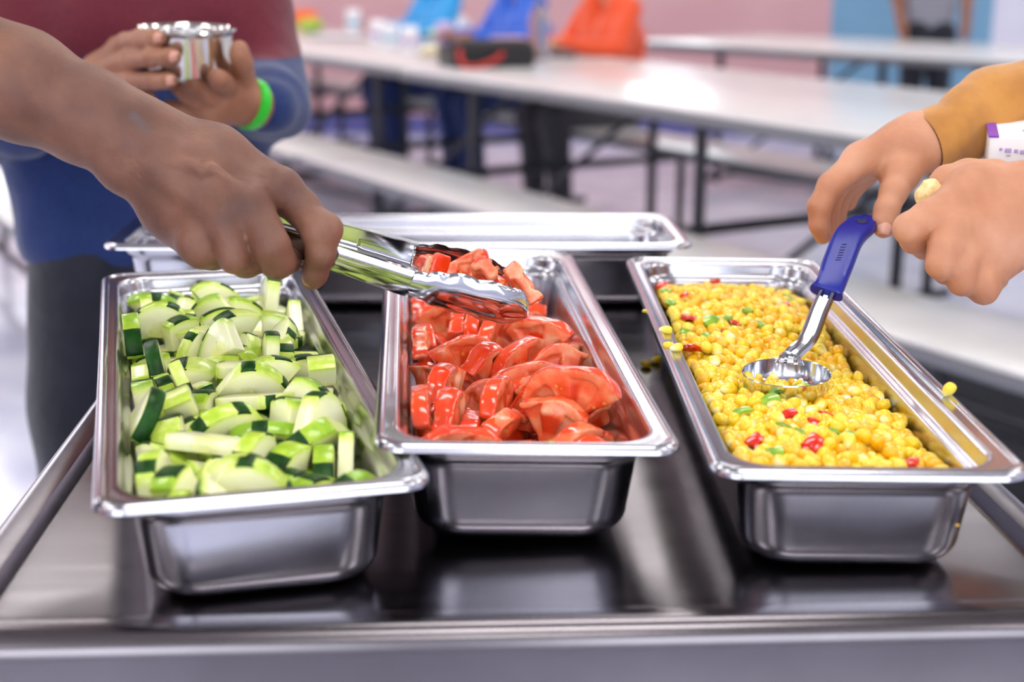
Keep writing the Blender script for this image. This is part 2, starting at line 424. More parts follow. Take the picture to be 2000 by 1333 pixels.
# ---------------- food shapes ----------------
def slab(outline, t, bev, name):
    """flat piece cut from a disc centred on the origin, small bevel on its edges"""
    n = len(outline); o = np.array(outline); c = o.mean(0)
    def ins(d): v = o - c; l = np.linalg.norm(v, axis=1)[:, None]; return c + v * (1 - d / np.maximum(l, d * 2))
    v = []; f = []
    rings = [(bev, -t / 2), (bev * .3, -t / 2 + bev * .3), (0, -t / 2 + bev), (0, t / 2 - bev), (bev * .3, t / 2 - bev * .3), (bev, t / 2)]
    for d, z in rings:
        for x, y in ins(d): v.append((x, y, z))
    for i in range(5):
        for k in range(n): f.append((i * n + k, i * n + (k + 1) % n, (i + 1) * n + (k + 1) % n, (i + 1) * n + k))
    f.append(tuple(range(n - 1, -1, -1))); f.append(tuple(5 * n + k for k in range(n)))
    return v, f
# (radius, thickness, arc start, arc end, cuts as (direction in degrees, distance as share of the radius), peel patches in degrees)
CUC = [(.0250, .0100, 0, 180, [(20, .80)], [(62, 84), (128, 150)]), (.0265, .0085, 0, 180, [(150, .62)], [(40, 62), (100, 112)]), (.0250, .0120, 0, 100, [], [(18, 46)]),
       (.0245, .0095, 0, 135, [(250, .2)], [(52, 76)]), (.0240, .0080, -20, 200, [(90, .72)], [(20, 42), (140, 158)]), (.0260, .0130, 0, 180, [(0, .45), (180, .42), (270, -.2)], [(72, 100)]),
       (.0260, .0110, 0, 175, [(60, .86)], [(8, 22), (128, 172)]), (.0245, .0170, 0, 80, [(225, -.25)], [(0, 34)]), (.0270, .0090, 0, 180, [(35, .5)], [(70, 180)]),
       (.0255, .0140, 0, 180, [(180, .1), (270, -.3)], [(30, 52)])]
def clip(pts, ang, d):
    nx, ny = math.cos(ang), math.sin(ang); out = []
    for k in range(len(pts)):
        p, q = pts[k], pts[(k + 1) % len(pts)]; a = p[0] * nx + p[1] * ny - d; b = q[0] * nx + q[1] * ny - d
        if a <= 0: out.append(p)
        if (a < 0) != (b < 0): t = a / (a - b); out.append((p[0] + (q[0] - p[0]) * t, p[1] + (q[1] - p[1]) * t))
    return out
def cuc_outline(i):
    R, t, a0, a1, cuts, sk = CUC[i]; pts = []
    n = 26
    for k in range(n + 1):
        a = math.radians(a0 + (a1 - a0) * k / n); r = R * (1 + .012 * math.sin(5 * a + i)); pts.append((r * math.cos(a), r * math.sin(a)))
    if a1 - a0 < 150: pts.append((0.0, 0.0))
    for ang, d in cuts: pts = clip(pts, math.radians(ang), d * R)
    out = []
    for k in range(len(pts)):
        p, q = pts[k], pts[(k + 1) % len(pts)]; d = math.hypot(p[0] - q[0], p[1] - q[1])
        if d < 1e-5: continue
        m_ = max(1, int(d / .004))
        for j in range(m_): out.append((p[0] + (q[0] - p[0]) * j / m_, p[1] + (q[1] - p[1]) * j / m_))
    return out
def cuc_mesh(i):
    R, t, a0, a1, cuts, rng = CUC[i]
    v, f = slab(cuc_outline(i), t, .0009, 'cucumber'); peels = []
    inside = lambda a: all(R * math.cos(a) * math.cos(math.radians(g)) + R * math.sin(a) * math.sin(math.radians(g)) <= d * R for g, d in cuts) and math.radians(a0) <= a <= math.radians(a1)
    for (s0, s1) in rng:
        n = max(4, int((s1 - s0) / 3)); rings = []
        for k in range(n + 1):
            a = math.radians(s0 + (s1 - s0) * k / n)
            if not inside(a): continue
            ro = R * (1 + .012 * math.sin(5 * a + i)); edge = 0.0 if 0 < k < n else .0006
            o_ = [(ro - .0013, -t / 2 - .0001), (ro - .0003, -t / 2 - .0001), (ro + .00035 - edge, -t / 2 + .0011), (ro + .00045 - edge, 0), (ro + .00035 - edge, t / 2 - .0011), (ro - .0003, t / 2 + .0001), (ro - .0013, t / 2 + .0001)]
            rings.append([(r * math.cos(a), r * math.sin(a), z) for r, z in o_])
        if len(rings) > 1: sk = MB().loft(rings, True, True, True); peels.append((sk.v, sk.f))
    return (v, f), peels
def tomato_sdf(i):
    """piece of a tomato cut in slices and wedges; centre of the tomato at the origin"""
    r = np.random.RandomState(50 + i)
    R = [.034, .036, .033, .035, .034, .036, .033, .035][i % 8]
    t = [.0060, .0050, .0075, .0055, .0070, .0050, .0085, .0060][i % 8]          # half thickness
    span = [85, 130, 62, 95, 52, 74, 58, 110][i % 8]; off = [0, .002, .010, .004, 0, .008, .014, .006][i % 8]; core = [.10, 0, .45, .2, .35, .5, .55, .15][i % 8]
    rot = r.uniform(0, 6.28)
    def f(P):
        x, y, z = P[:, 0], P[:, 1], P[:, 2]
        q = P.copy(); q[:, 2] = (q[:, 2] + off) * 1.15
        d = np.linalg.norm(q, axis=1) - R * (1 + .03 * np.sin(5 * np.arctan2(y, x) + rot))
        d = smax(d, np.abs(z) - t, .0008)
        a = math.radians(span / 2)
        w = np.abs(y) * math.cos(a) - x * math.sin(a) if span < 175 else -x + .001
        d = smax(d, w + .0003 * np.sin(z * 700 + x * 300), .0016)
        if core > 0: d = smax(d, R * core + .15 * y - x, .0016)
        # locules: pockets round the core
        ang = np.arctan2(y, x) + rot * .2; rad = np.hypot(x, y)
        lob = np.cos(ang * 5)
        pock = np.maximum(np.abs(rad - R * .56) / .0085, np.abs(lob - 1) / 1.15)
        pk = (pock - 1) * .0045; pk = smax(pk, -(np.abs(z) - t * .45), .002)
        d = smax(d, -pk, .0018)
        return d + .0006 * noise3(P, 420, 7 + i) + .0007 * noise3(P, 160, 17 + i)
    return f, R, off, rot, t
def tomato_mesh(i):
    f, R, off, rot, t = tomato_sdf(i)
    v, q = nets(f, (-.004, -.038, -t - .003), (.040, .038, t + .003), .0011); v = relax(v, q, 1, .4)
    c = v[q].mean(1); cc = c.copy(); cc[:, 2] = (cc[:, 2] + off) * 1.15
    rr = np.linalg.norm(cc, axis=1) - R * (1 + .03 * np.sin(5 * np.arctan2(c[:, 1], c[:, 0]) + rot))
    skin = (rr > -.0009)
    return v, q, skin
def sub(v, q, m_):
    q = q[m_]; u, inv = np.unique(q.ravel(), return_inverse=True); return v[u], inv.reshape(q.shape)
def kernel_mesh(i):
    L_, W_, T_ = [(.0095, .0082, .0062), (.0088, .0078, .0066), (.0100, .0076, .0056), (.0082, .0084, .0064)][i]
    v = []; f = []; nu, nv = 12, 9
    for j in range(nv + 1):
        b = -PI / 2 + PI * j / nv; s_ = math.sin(b); c_ = max(math.cos(b), 0.0) ** .62
        w_ = (.62 + .38 * min(1, (s_ + 1) * .9)); dent = .10 * max(0, s_) ** 4
        for k in range(nu):
            a = 2 * PI * k / nu; ca, sa = math.cos(a), math.sin(a)
            ca = math.copysign(abs(ca) ** .8, ca); sa = math.copysign(abs(sa) ** .8, sa)
            v.append((W_ / 2 * c_ * w_ * ca, T_ / 2 * c_ * (w_ * .85 + .15) * sa, L_ / 2 * (math.copysign(abs(s_) ** .9, s_)) - dent * L_ * (1 if c_ < .5 else 0) * .3))
    for j in range(nv):
        for k in range(nu): f.append((j * nu + k, j * nu + (k + 1) % nu, (j + 1) * nu + (k + 1) % nu, (j + 1) * nu + k))
    return v, f
def dice_mesh(i):
    """little diced pepper piece, slightly curved"""
    w_, l_, t_ = [(.010, .012, .003), (.007, .011, .0028), (.012, .014, .003), (.006, .008, .003)][i]
    v = []; f = []; n = 5
    for s_ in (1, -1):
        for a in range(n):
            for b in range(n):
                x = (a / (n - 1) - .5) * w_ * (1 + .12 * math.sin(b * 2 + i)); y = (b / (n - 1) - .5) * l_ * (1 + .1 * math.cos(a * 1.7 + i))
                e = 1 if (a in (0, n - 1) or b in (0, n - 1)) else 0
                v.append((x, y, s_ * t_ / 2 * (.75 if e else 1) - 60 * x * x - 18 * y * y))
    g = lambda s_, a, b: s_ * n * n + a * n + b
    for a in range(n - 1):
        for b in range(n - 1):
            f.append((g(0, a, b), g(0, a + 1, b), g(0, a + 1, b + 1), g(0, a, b + 1))); f.append((g(1, a, b), g(1, a, b + 1), g(1, a + 1, b + 1), g(1, a + 1, b)))
    for a in range(n - 1):
        f.append((g(0, a, 0), g(1, a, 0), g(1, a + 1, 0), g(0, a + 1, 0))); f.append((g(0, a, n - 1), g(0, a + 1, n - 1), g(1, a + 1, n - 1), g(1, a, n - 1)))
        f.append((g(0, 0, a), g(0, 0, a + 1), g(1, 0, a + 1), g(1, 0, a))); f.append((g(0, n - 1, a), g(1, n - 1, a), g(1, n - 1, a + 1), g(0, n - 1, a + 1)))
    return v, f
def corn_height(x, y):
    """height of the corn heap in the pan's own plan coordinates"""
    u = (x + .06) / .12; s_ = (y + .25) / .5
    h = .047 - .013 * u * u - .010 * max(0, s_ - .55) / .45 - .014 * max(0, s_ - .93) / .07
    h += .0035 * math.sin(x * 60 + 1) * math.sin(y * 38) + .002 * math.sin(y * 90 + x * 40)
    h -= .012 * math.exp(-((x - .045) ** 2 / .0006 + (y - .045) ** 2 / .0022))
    return h

# resting places of the food pieces: kind, x, y, z in tenths of a millimetre, turn about x, y, z in degrees
D_CUC = [
 (0,-77,-2194,430,82,-21,168), (0,97,-435,452,71,-16,-180), (0,-114,-1112,418,59,30,-171), (4,-213,-1559,545,-12,5,-20), (8,-594,-1075,516,121,0,91), (0,411,-1290,462,94,-19,-129), (1,-15,221,549,114,26,126), (5,-375,-2098,372,80,-17,62),
 (6,349,-1426,407,127,1,37), (0,-392,1054,502,93,6,-7), (0,-499,-1955,415,98,12,-102), (9,199,-1720,316,85,-14,-132), (7,-290,-916,445,62,-41,110), (1,145,-1178,376,146,-31,-48), (6,-582,676,521,86,-4,91), (0,11,-1740,400,91,2,57),
 (7,554,-458,457,85,-45,89), (7,-228,41,355,71,-50,-175), (4,110,-722,520,9,10,139), (5,-235,889,418,91,7,-156), (6,398,-1705,278,87,6,80), (7,141,848,466,90,-45,-169), (5,244,-1151,389,105,12,116), (1,503,-1698,332,92,20,81),
 (0,433,1842,494,79,-2,-89), (7,-380,-1161,343,66,-56,105), (8,-425,90,449,77,24,84), (2,253,-309,425,82,-42,17), (2,0,1853,456,82,-26,14), (4,-129,536,465,94,23,46), (1,344,-751,392,78,7,-29), (1,51,1490,429,87,11,164),
 (9,316,799,448,90,1,-2), (5,269,-2070,243,90,0,37), (7,-526,-1504,302,124,-46,95), (8,285,180,440,85,18,-92), (5,-205,-706,339,88,0,67), (4,-295,-305,505,-64,-42,-102), (3,-80,-2056,401,89,-44,159), (4,309,638,488,-11,42,178),
 (8,553,1104,446,85,-26,-88), (5,-519,-420,342,83,12,89), (1,-429,2080,383,45,-41,-161), (1,154,1549,383,95,-81,-174), (1,425,-2232,315,74,-22,-139), (6,-82,-2379,487,-70,40,4), (3,105,517,386,116,-12,91), (6,-525,-38,348,80,-34,95),
 (4,151,-115,539,-6,3,-1), (0,-382,-142,334,72,-41,111), (5,481,-31,331,95,-5,-180), (8,39,940,436,110,38,-159), (3,375,282,381,85,-1,-90), (4,361,897,480,0,-1,175), (3,-93,-1823,333,148,-26,-156), (0,127,324,359,68,43,105),
 (5,-242,1766,364,53,-5,-55), (5,175,-1964,243,90,0,43), (3,15,338,398,33,13,152), (8,-164,-304,399,70,-39,114), (5,-430,338,303,93,17,147), (7,-134,700,399,70,-37,42), (0,-347,-2351,332,4,80,55), (1,-476,1344,483,88,4,90),
 (1,-145,-1518,384,-35,-20,-148), (0,-323,-1373,207,105,0,127), (5,102,-813,226,80,10,-34), (3,-205,-1051,306,101,0,-178), (2,-323,2255,312,66,-33,-77), (1,-245,1057,428,-1,7,-167), (1,-372,-1459,235,105,8,129), (9,-508,1234,239,90,-81,112),
 (0,347,1844,456,-11,-3,-92), (7,504,186,313,96,-43,86), (0,-229,1270,386,83,10,-85), (4,273,1097,443,19,5,1), (7,385,2251,239,90,-45,-40), (1,597,-355,443,4,8,91), (3,-407,-841,371,68,-17,98), (0,527,717,177,85,-17,-89),
 (7,-58,2371,350,130,-65,40), (5,-219,-940,279,79,22,-2), (6,-43,86,206,91,0,-65), (1,263,-1577,108,101,0,91), (6,-530,718,271,85,-5,90), (1,186,12,437,6,-4,-173), (5,132,-1408,222,90,0,1), (0,331,-1410,208,-5,17,-92),
 (1,-324,-1976,417,-1,20,-152), (9,479,-955,315,78,-26,180), (5,-348,1242,351,97,0,97), (1,-318,786,381,176,-10,-30), (1,-360,-392,290,-69,-77,-110), (5,-22,-104,263,43,-31,115), (6,-527,-963,237,85,-25,92), (1,130,1621,443,136,47,-152),
 (1,281,-1073,256,48,8,6), (0,-350,1805,426,-10,25,52), (5,-136,-1240,460,-90,-49,-76), (6,78,1281,349,72,0,9), (7,441,1403,265,85,-40,61), (0,379,-1065,337,163,10,4), (9,499,-1905,130,96,-26,87), (1,-454,-1666,196,90,0,-110),
 (4,371,-2182,303,-43,-26,-143), (4,-552,1411,365,95,15,-89), (8,168,2200,218,57,0,-33), (6,-235,-614,330,2,1,-157), (2,-384,-1904,184,105,-41,-140), (0,-345,1647,236,90,0,-140), (2,-83,-982,142,170,-43,79), (7,496,454,222,84,-37,-86),
 (4,423,-468,385,-5,-8,-89),
]
D_TOM = [
 (1,375,-1439,400,50,-81,-166), (0,221,-1515,239,91,-84,-25), (3,319,346,258,-28,-87,93), (7,-364,-1392,232,-93,-83,-102), (1,-91,-1277,267,-83,-83,68), (7,-236,-161,242,-106,-85,33), (1,145,-251,248,65,-82,-103), (7,-103,-365,245,165,-83,-23),
 (3,-337,-1916,160,87,-85,19), (1,-532,-1519,271,-117,-80,116), (7,-377,-811,225,-91,-81,-110), (1,-325,871,217,84,-76,21), (0,-142,-1497,192,-7,-63,-24), (7,421,-366,227,142,-68,151), (0,330,-1728,148,-132,-71,-99), (1,-60,292,321,69,-64,-85),
 (0,-510,87,240,-65,-75,-115), (1,160,-818,232,137,-79,161), (1,-138,403,320,-89,-88,80), (7,-380,1845,117,85,-79,-11), (7,195,587,251,122,-64,-169), (7,-244,456,283,-103,-84,94), (7,264,1502,135,-142,-65,-125), (0,0,-797,157,118,-57,157),
 (2,607,-1353,189,89,-53,-158), (3,-210,-1426,84,-48,-82,-141), (7,-428,-429,112,-83,-73,-61), (7,-512,1570,111,-59,-83,-121), (5,-542,386,160,27,-83,-13), (0,207,-913,196,-47,-80,-32), (1,320,-1876,96,-174,-75,-54), (7,-122,-1160,36,-167,-50,-33),
 (5,192,-1377,99,-24,-87,86), (7,257,-1246,211,-62,-82,124), (5,-577,457,127,19,-54,29), (4,515,-1572,33,-89,-77,-173), (4,-513,-146,39,-56,-76,-22), (4,-226,1635,67,-9,-83,-44), (7,425,1928,36,89,-61,-102), (7,506,67,153,-51,-61,-172),
 (2,28,1848,34,-121,-87,-85), (4,-303,-386,34,-83,-84,113), (1,216,-1146,87,8,-16,54), (1,195,-1225,208,177,0,-57), (6,-332,-1214,92,28,-86,81), (4,11,-2089,138,155,-81,-51), (5,-503,1126,54,-124,-80,-26), (0,-45,186,43,159,-54,170),
 (1,455,-1193,257,-85,-54,151), (6,-322,298,85,114,-81,179), (1,-500,-423,96,0,0,37), (7,508,763,34,97,-60,89), (6,-346,31,83,72,-87,-41), (1,-161,-2005,45,-94,-65,15), (2,-110,-1844,54,-56,-70,63), (4,169,39,134,-75,-75,44),
 (0,86,878,201,-122,-82,140), (3,-255,-995,91,1,-3,56), (1,-217,1732,93,1,-1,163), (2,-59,1295,51,-158,-88,-168), (5,236,-530,77,107,-88,-180), (4,-403,-1753,47,-58,-83,71), (7,89,579,49,-31,-46,58), (6,414,-675,34,-172,-70,24),
 (7,-231,-1374,213,0,-1,178), (1,-233,1902,193,-155,-6,105), (1,382,-1237,91,0,-2,-140), (7,228,29,103,0,-1,-33),
]
D_CORN = [
 (12,-539,-1651,488,176,4,89), (10,267,-1763,409,159,46,61), (12,-281,-708,462,-159,24,8), (1,-278,-1953,479,-76,-28,59), (12,-501,125,440,-173,31,60), (0,-450,-1780,458,179,-4,-35), (12,-390,-1135,491,-58,4,78), (2,211,-1662,461,40,-16,-65),
 (0,109,-1726,449,-7,50,51), (1,330,-1833,422,-32,20,103), (3,-251,-1375,483,74,12,-118), (0,523,-1580,400,170,-73,-66), (3,-117,-1835,466,-111,-8,-78), (1,-59,-1707,487,-80,13,-130), (2,-440,-709,457,92,-34,112), (2,-42,-1806,468,-76,22,-149),
 (12,33,641,462,-16,-27,-27), (3,-209,-1800,476,85,-36,98), (0,559,-766,382,-66,-9,-108), (3,-75,-1925,440,-48,-39,62), (2,-189,-1994,458,-78,2,55), (1,292,-1223,423,69,25,-151), (0,420,-610,413,-157,-62,-34), (3,41,-2010,449,-7,1,-156),
 (2,32,-1773,416,55,35,52), (1,500,-1651,361,73,-30,-84), (12,379,905,344,-166,-8,-43), (2,-133,-852,459,65,36,-106), (1,106,-1428,444,-73,-7,162), (3,-170,-1293,461,3,-22,141), (1,-577,-1116,457,71,8,166), (3,197,-521,453,-91,25,-119),
 (1,285,-1692,442,-4,-18,31), (1,-365,-1322,456,62,-8,153), (0,-513,-1713,449,115,-41,1), (0,137,-1788,415,28,-47,155), (1,41,-683,447,-97,61,-31), (1,539,-1225,380,58,-12,-11), (0,-397,-973,450,-21,-31,129), (2,-85,-1635,483,-73,-48,65),
 (10,525,614,350,-115,-57,-59), (2,-227,-787,490,83,17,-42), (3,217,-135,424,86,-34,135), (0,-220,-1708,485,78,-13,-104), (1,573,-1151,396,70,9,-173), (3,-445,-1243,465,74,-31,15), (1,-134,-1125,464,123,9,43), (3,-371,-1779,464,-124,-29,16),
 (0,489,-1130,392,112,-29,122), (0,449,579,352,62,-2,-141), (12,-583,-1392,425,-52,-69,71), (0,-574,-461,444,-17,27,-54), (0,-376,-1957,445,126,-68,-143), (0,446,-1484,402,60,-47,-127), (1,-297,-1481,444,1,28,-173), (3,447,-1566,377,-29,22,-14),
 (0,-132,-1749,465,-67,35,-87), (11,546,-247,360,174,-6,92), (3,-510,-317,465,-39,-9,-30), (1,157,-1318,451,-47,-41,127), (2,-318,-1213,466,-81,72,125), (1,109,-404,444,44,68,-160), (12,-228,-315,468,-44,20,20), (3,147,-815,453,-22,13,-94),
 (2,-475,-484,446,-49,36,-23), (2,368,-1293,414,-84,2,115), (2,-242,-1014,460,60,-60,-31), (2,-283,-1767,451,16,5,165), (12,-222,-405,434,-156,37,129), (1,-51,-155,478,-74,-10,154), (2,-455,-176,491,-81,-13,-8), (1,490,-1043,396,-82,-57,-109),
 (0,408,-1716,379,15,68,86), (0,-545,-1794,434,87,16,-115), (3,-289,-1557,450,66,-81,25), (3,-212,125,461,75,0,-28), (1,-117,-784,482,-99,-76,45), (0,-412,-1851,441,-82,1,-90), (1,-388,149,469,-2,59,92), (2,-502,820,423,76,45,-106),
 (0,105,-975,436,-94,-40,-18), (2,-384,-1534,449,59,38,148), (0,-348,-97,470,-53,40,179), (1,-105,-1426,457,-84,-35,-174), (0,-95,-1046,469,69,-11,45), (2,17,-1117,450,91,10,151), (0,173,-1390,416,-7,-20,172), (3,444,-843,389,22,48,-46),
 (3,464,720,371,-55,10,-48), (12,-394,2117,373,161,1,0), (0,-205,-1074,459,96,-4,113), (3,-459,-1918,434,81,-3,54), (0,-101,-1340,453,-86,43,-49), (2,-260,405,464,161,-6,-33), (1,108,-631,424,67,55,0), (1,464,-674,397,53,35,34),
 (3,285,-1394,421,-71,3,-137), (1,340,-908,392,78,-57,83), (1,420,-1346,401,66,22,-32), (3,99,-880,430,80,-29,78), (1,72,403,430,-74,36,5), (0,-168,-683,458,-32,13,-40), (1,-364,-416,458,78,-4,-87), (11,-325,-380,487,168,5,5),
 (3,185,-1076,430,45,48,-3), (2,-390,-1640,436,-24,16,-75), (3,206,929,406,71,-25,104), (2,577,-45,353,-152,57,117), (3,-5,-1336,424,45,-58,-48), (0,354,110,372,47,-24,176), (0,-295,1296,434,83,-9,117), (0,-420,848,458,166,76,37),
 (1,-294,-555,487,-50,14,40), (1,537,-411,370,69,-20,-171), (0,-459,188,482,-52,-23,152), (1,31,-435,425,-51,9,-139), (1,-316,-1828,444,70,-39,-57), (1,-259,184,467,87,15,-81), (2,-241,808,443,-66,-28,56), (3,-278,1652,408,-50,-41,-20),
 (0,-510,-1218,440,17,-53,-79), (1,353,-1556,420,115,53,-65), (0,41,-1286,433,39,-58,-58), (3,197,854,382,125,-1,155), (1,-157,53,461,-72,42,-100), (2,426,-921,373,32,53,-108), (3,-339,868,461,147,36,37), (0,110,-1640,439,-74,65,137),
 (1,-234,1193,428,-49,3,135), (2,-77,320,461,-81,-9,-151), (1,-258,-265,487,-97,-54,-14), (1,-555,-616,412,64,5,85), (2,7,-905,437,-19,60,-31), (2,-6,-1217,432,50,-70,131), (3,392,-755,393,-69,-19,-150), (1,573,552,346,2,10,-100),
 (2,-581,-1701,439,-69,57,13), (0,552,301,305,-54,48,-67), (0,555,-1852,378,-89,54,-127), (3,534,-1719,356,-35,38,7), (10,425,304,350,161,1,-40), (0,261,-776,408,-84,7,16), (3,327,-816,398,46,21,68), (2,581,-610,378,16,-72,-102),
 (2,-254,-1288,477,68,-7,141), (1,-264,-1639,467,175,70,-131), (3,-172,359,447,53,-34,157), (2,329,1212,373,161,-65,-36), (0,402,-104,370,-35,-24,-87), (2,138,1048,410,96,-3,3), (2,-19,-981,443,-93,-20,-5), (1,228,510,356,-124,-45,-60),
 (3,-583,214,459,-177,-61,-81), (0,-126,-552,470,154,-13,-127), (1,318,563,357,34,-22,107), (0,19,1280,399,-81,45,-97), (2,30,-1393,425,31,-18,27), (3,-189,-13,443,142,72,134), (2,-171,602,435,62,-26,106), (2,-441,1628,412,76,-12,26),
 (1,220,-16,429,66,-56,14), (3,-523,-780,418,-116,-10,145), (1,447,-274,372,-48,-24,112), (0,-421,-2011,434,12,66,-164), (0,-497,-1309,436,4,35,-107), (0,245,-1874,387,-82,8,102), (0,-350,-1422,443,89,-52,107), (0,324,-538,401,14,-1,-92),
 (3,-390,1445,409,60,31,106), (2,-222,-1493,448,43,12,-85), (1,-183,-1868,432,-22,5,-78), (2,-309,127,447,-56,51,84), (3,28,-98,438,-77,-32,-66), (2,-440,-1594,431,1,27,75), (3,-450,-1515,472,-108,-29,86), (2,161,-1154,417,-23,-24,-114),
 (2,-2,-1744,453,37,36,54), (2,338,-609,387,39,30,-4), (0,-55,-1100,429,-116,33,152), (2,553,1124,336,96,-32,72), (2,272,971,378,47,-13,41), (3,-426,692,421,8,-3,56), (1,-464,901,452,53,-24,-85), (3,112,-1990,427,133,2,-76),
 (2,-336,-805,451,-56,19,85), (0,-57,48,452,100,41,-19), (1,247,1423,373,-64,-33,107), (2,-72,970,420,-57,1,-91), (3,313,345,369,20,-70,0), (0,-366,533,427,-98,-60,-161), (2,-296,-2071,458,-66,51,154), (2,27,11,446,-90,-11,70),
 (1,-309,341,445,54,-26,-45), (2,-441,-396,465,-57,80,-130), (2,-81,494,434,-2,72,46), (3,557,1849,322,90,-5,-53), (1,45,1501,399,-71,-78,-140), (1,186,-899,418,78,-22,-101), (0,335,1380,373,36,-23,-135), (2,110,334,394,-29,32,21),
 (0,-202,1594,413,-63,21,144), (1,455,1253,351,1,43,63), (0,344,1785,331,89,75,-147), (0,170,-1537,416,47,3,-179), (3,-293,-951,472,24,9,100), (3,-169,-1402,437,73,39,-58), (1,-57,-331,453,18,73,-152), (2,-508,-404,450,-93,12,155),
 (0,-98,-409,464,100,-46,158), (3,92,-1137,418,-17,40,139), (0,-131,1859,389,95,-40,70), (1,-181,698,444,99,-28,49), (0,499,-1440,370,-64,-8,-64), (2,-212,-465,446,170,-11,-172), (1,-441,-847,420,-4,9,53), (1,-516,525,435,107,-24,-49),
 (0,366,-1143,394,130,54,-34), (1,-110,-30,438,89,13,159), (2,66,589,414,-76,29,171), (1,569,-1314,354,33,-3,-84), (2,577,-491,379,119,71,-154), (1,-2,2066,366,-79,34,113), (2,-31,-379,418,-56,-25,-119), (1,-496,-1130,445,99,22,47),
 (0,147,-1853,400,70,-61,-62), (1,271,-206,391,0,-15,0), (1,381,685,345,-12,-7,6), (1,262,-1045,404,102,-18,144), (2,101,1272,385,50,59,-58), (2,242,310,378,-59,-27,171), (0,124,1669,392,116,-33,-22), (1,-201,952,436,-31,-59,-32),
 (1,-572,1053,418,-27,32,-70), (0,367,-1431,393,122,54,-76), (0,401,768,366,90,-24,157), (0,-318,756,438,66,-44,-45), (0,379,1240,350,-35,-5,-64), (2,-501,366,451,-31,18,-26), (1,196,1553,355,-75,8,151), (0,-437,1880,365,-21,3,8),
 (1,-482,-559,428,-75,20,-87), (2,279,-1135,420,92,12,144), (1,-403,-587,439,-2,3,-174), (0,-74,2396,342,86,47,-30), (0,397,-461,387,-163,-10,-50), (0,-532,-1873,429,92,13,-83), (1,574,-1780,374,130,66,-112), (3,206,-325,405,-9,-2,-31),
 (0,207,-1798,380,131,18,-98), (1,137,-464,405,22,-34,26), (1,88,1988,368,85,-15,-123), (0,419,157,342,171,61,-51), (2,-292,-29,458,-80,41,35), (2,-131,863,425,-70,-64,38), (1,-576,-273,456,-80,30,-6), (1,-496,1098,432,-129,-37,30),
 (11,298,698,342,-166,7,-13), (0,346,-175,371,30,74,-92), (0,-28,1561,397,54,7,-151), (3,296,813,350,-25,16,59), (2,254,607,356,61,-28,-65), (0,473,-763,385,70,31,140), (2,297,-1806,371,72,3,-97), (2,-151,-1486,428,-152,-35,-92),
 (3,-316,607,428,-78,15,13), (2,225,-1337,401,14,-45,-36), (3,242,1926,338,45,24,-150), (3,499,1786,306,86,-32,-154), (1,-155,1076,438,-45,84,10), (2,266,-616,399,-68,-56,-48), (0,342,2071,325,46,-55,-44), (2,-560,-532,418,-98,7,125),
 (2,38,-592,428,65,-3,-49), (0,572,418,306,11,-61,69), (1,-467,-634,428,-8,9,166), (0,208,-599,418,39,-23,66), (0,-123,-1572,448,-21,59,-163), (0,-563,-1265,433,-76,13,62), (0,64,975,394,-95,36,-3), (2,-507,-1050,425,-7,6,-63),
 (2,-79,-2062,440,-63,29,9), (0,-60,-573,449,-87,-9,163), (2,322,-720,401,112,9,-159), (3,90,-1227,423,-84,19,11), (2,450,1167,341,-30,81,28), (3,-572,-956,435,163,51,145), (0,144,107,387,104,3,-54), (0,-375,-2139,470,-95,24,-26),
 (1,173,-1680,410,78,43,-106), (2,-195,-924,444,61,-34,-154), (0,-317,-879,444,-68,-17,103), (1,503,2202,292,59,-7,164), (3,-452,-928,417,-11,60,-121), (0,-568,-2025,464,65,-13,73), (2,-399,-510,440,-63,13,-30), (1,-26,-1824,395,-12,4,-107),
 (3,47,257,407,-58,20,64), (1,36,-256,412,128,-74,-61), (0,-392,-650,419,45,55,68), (2,356,-1903,390,-79,-11,92), (3,332,-403,392,13,-29,166), (2,50,-1513,428,-98,22,67), (0,-2,915,411,69,-64,-5), (1,-93,1048,426,32,-27,52),
 (0,-334,688,423,40,15,21), (3,-355,1934,367,41,-24,55), (3,174,179,378,74,-62,72), (1,-82,-916,438,-63,41,-7), (1,66,-506,420,-35,36,-163), (3,-270,-134,451,31,-28,64), (0,-388,-229,449,-93,35,-64), (0,466,-80,347,-53,46,-148),
 (0,207,-695,410,27,25,83), (3,61,1344,398,35,-26,172), (0,471,-1869,371,57,22,-161), (0,-241,566,446,73,-40,-120), (3,97,-1346,419,54,45,-86), (2,-313,-626,432,19,7,-29), (1,-316,1130,420,139,27,152), (3,-435,-1321,426,-10,79,44),
 (0,-493,-706,408,72,-10,162), (3,-551,173,389,-46,-7,46), (0,-567,-1611,437,120,61,-110), (1,-66,-808,434,-95,-54,9), (1,-88,1343,409,79,-28,-71), (3,244,-1269,400,156,32,104), (0,281,2132,327,-11,-35,-180), (3,-578,-377,452,-49,-65,120),
 (2,-106,-203,445,74,10,-116), (2,567,499,308,39,-16,1), (3,-516,-184,449,-53,71,19), (2,84,-62,382,-21,11,-128), (1,-329,-553,431,81,21,-74), (3,-504,1671,361,-40,7,-32), (3,-370,-26,445,-74,44,-2), (3,197,-1000,424,44,-20,-115),
 (1,-92,-1179,424,64,6,51), (0,-402,-316,459,65,9,-16), (3,203,-821,407,-36,32,124), (1,438,2130,305,141,32,15), (1,-82,1497,397,105,34,-55), (1,193,668,346,100,-46,-81), (3,212,2022,351,-90,37,84), (2,232,1279,345,4,22,58),
 (1,-449,-1008,413,32,74,-117), (1,-516,291,450,-134,11,-7), (11,-189,-246,474,-26,-12,69), (2,-1,-1566,447,-18,58,158), (1,325,-83,378,-71,-27,-112), (3,-317,-1911,435,69,-11,-167), (3,530,-662,365,123,-45,-2), (1,-352,1543,405,-52,29,-177),
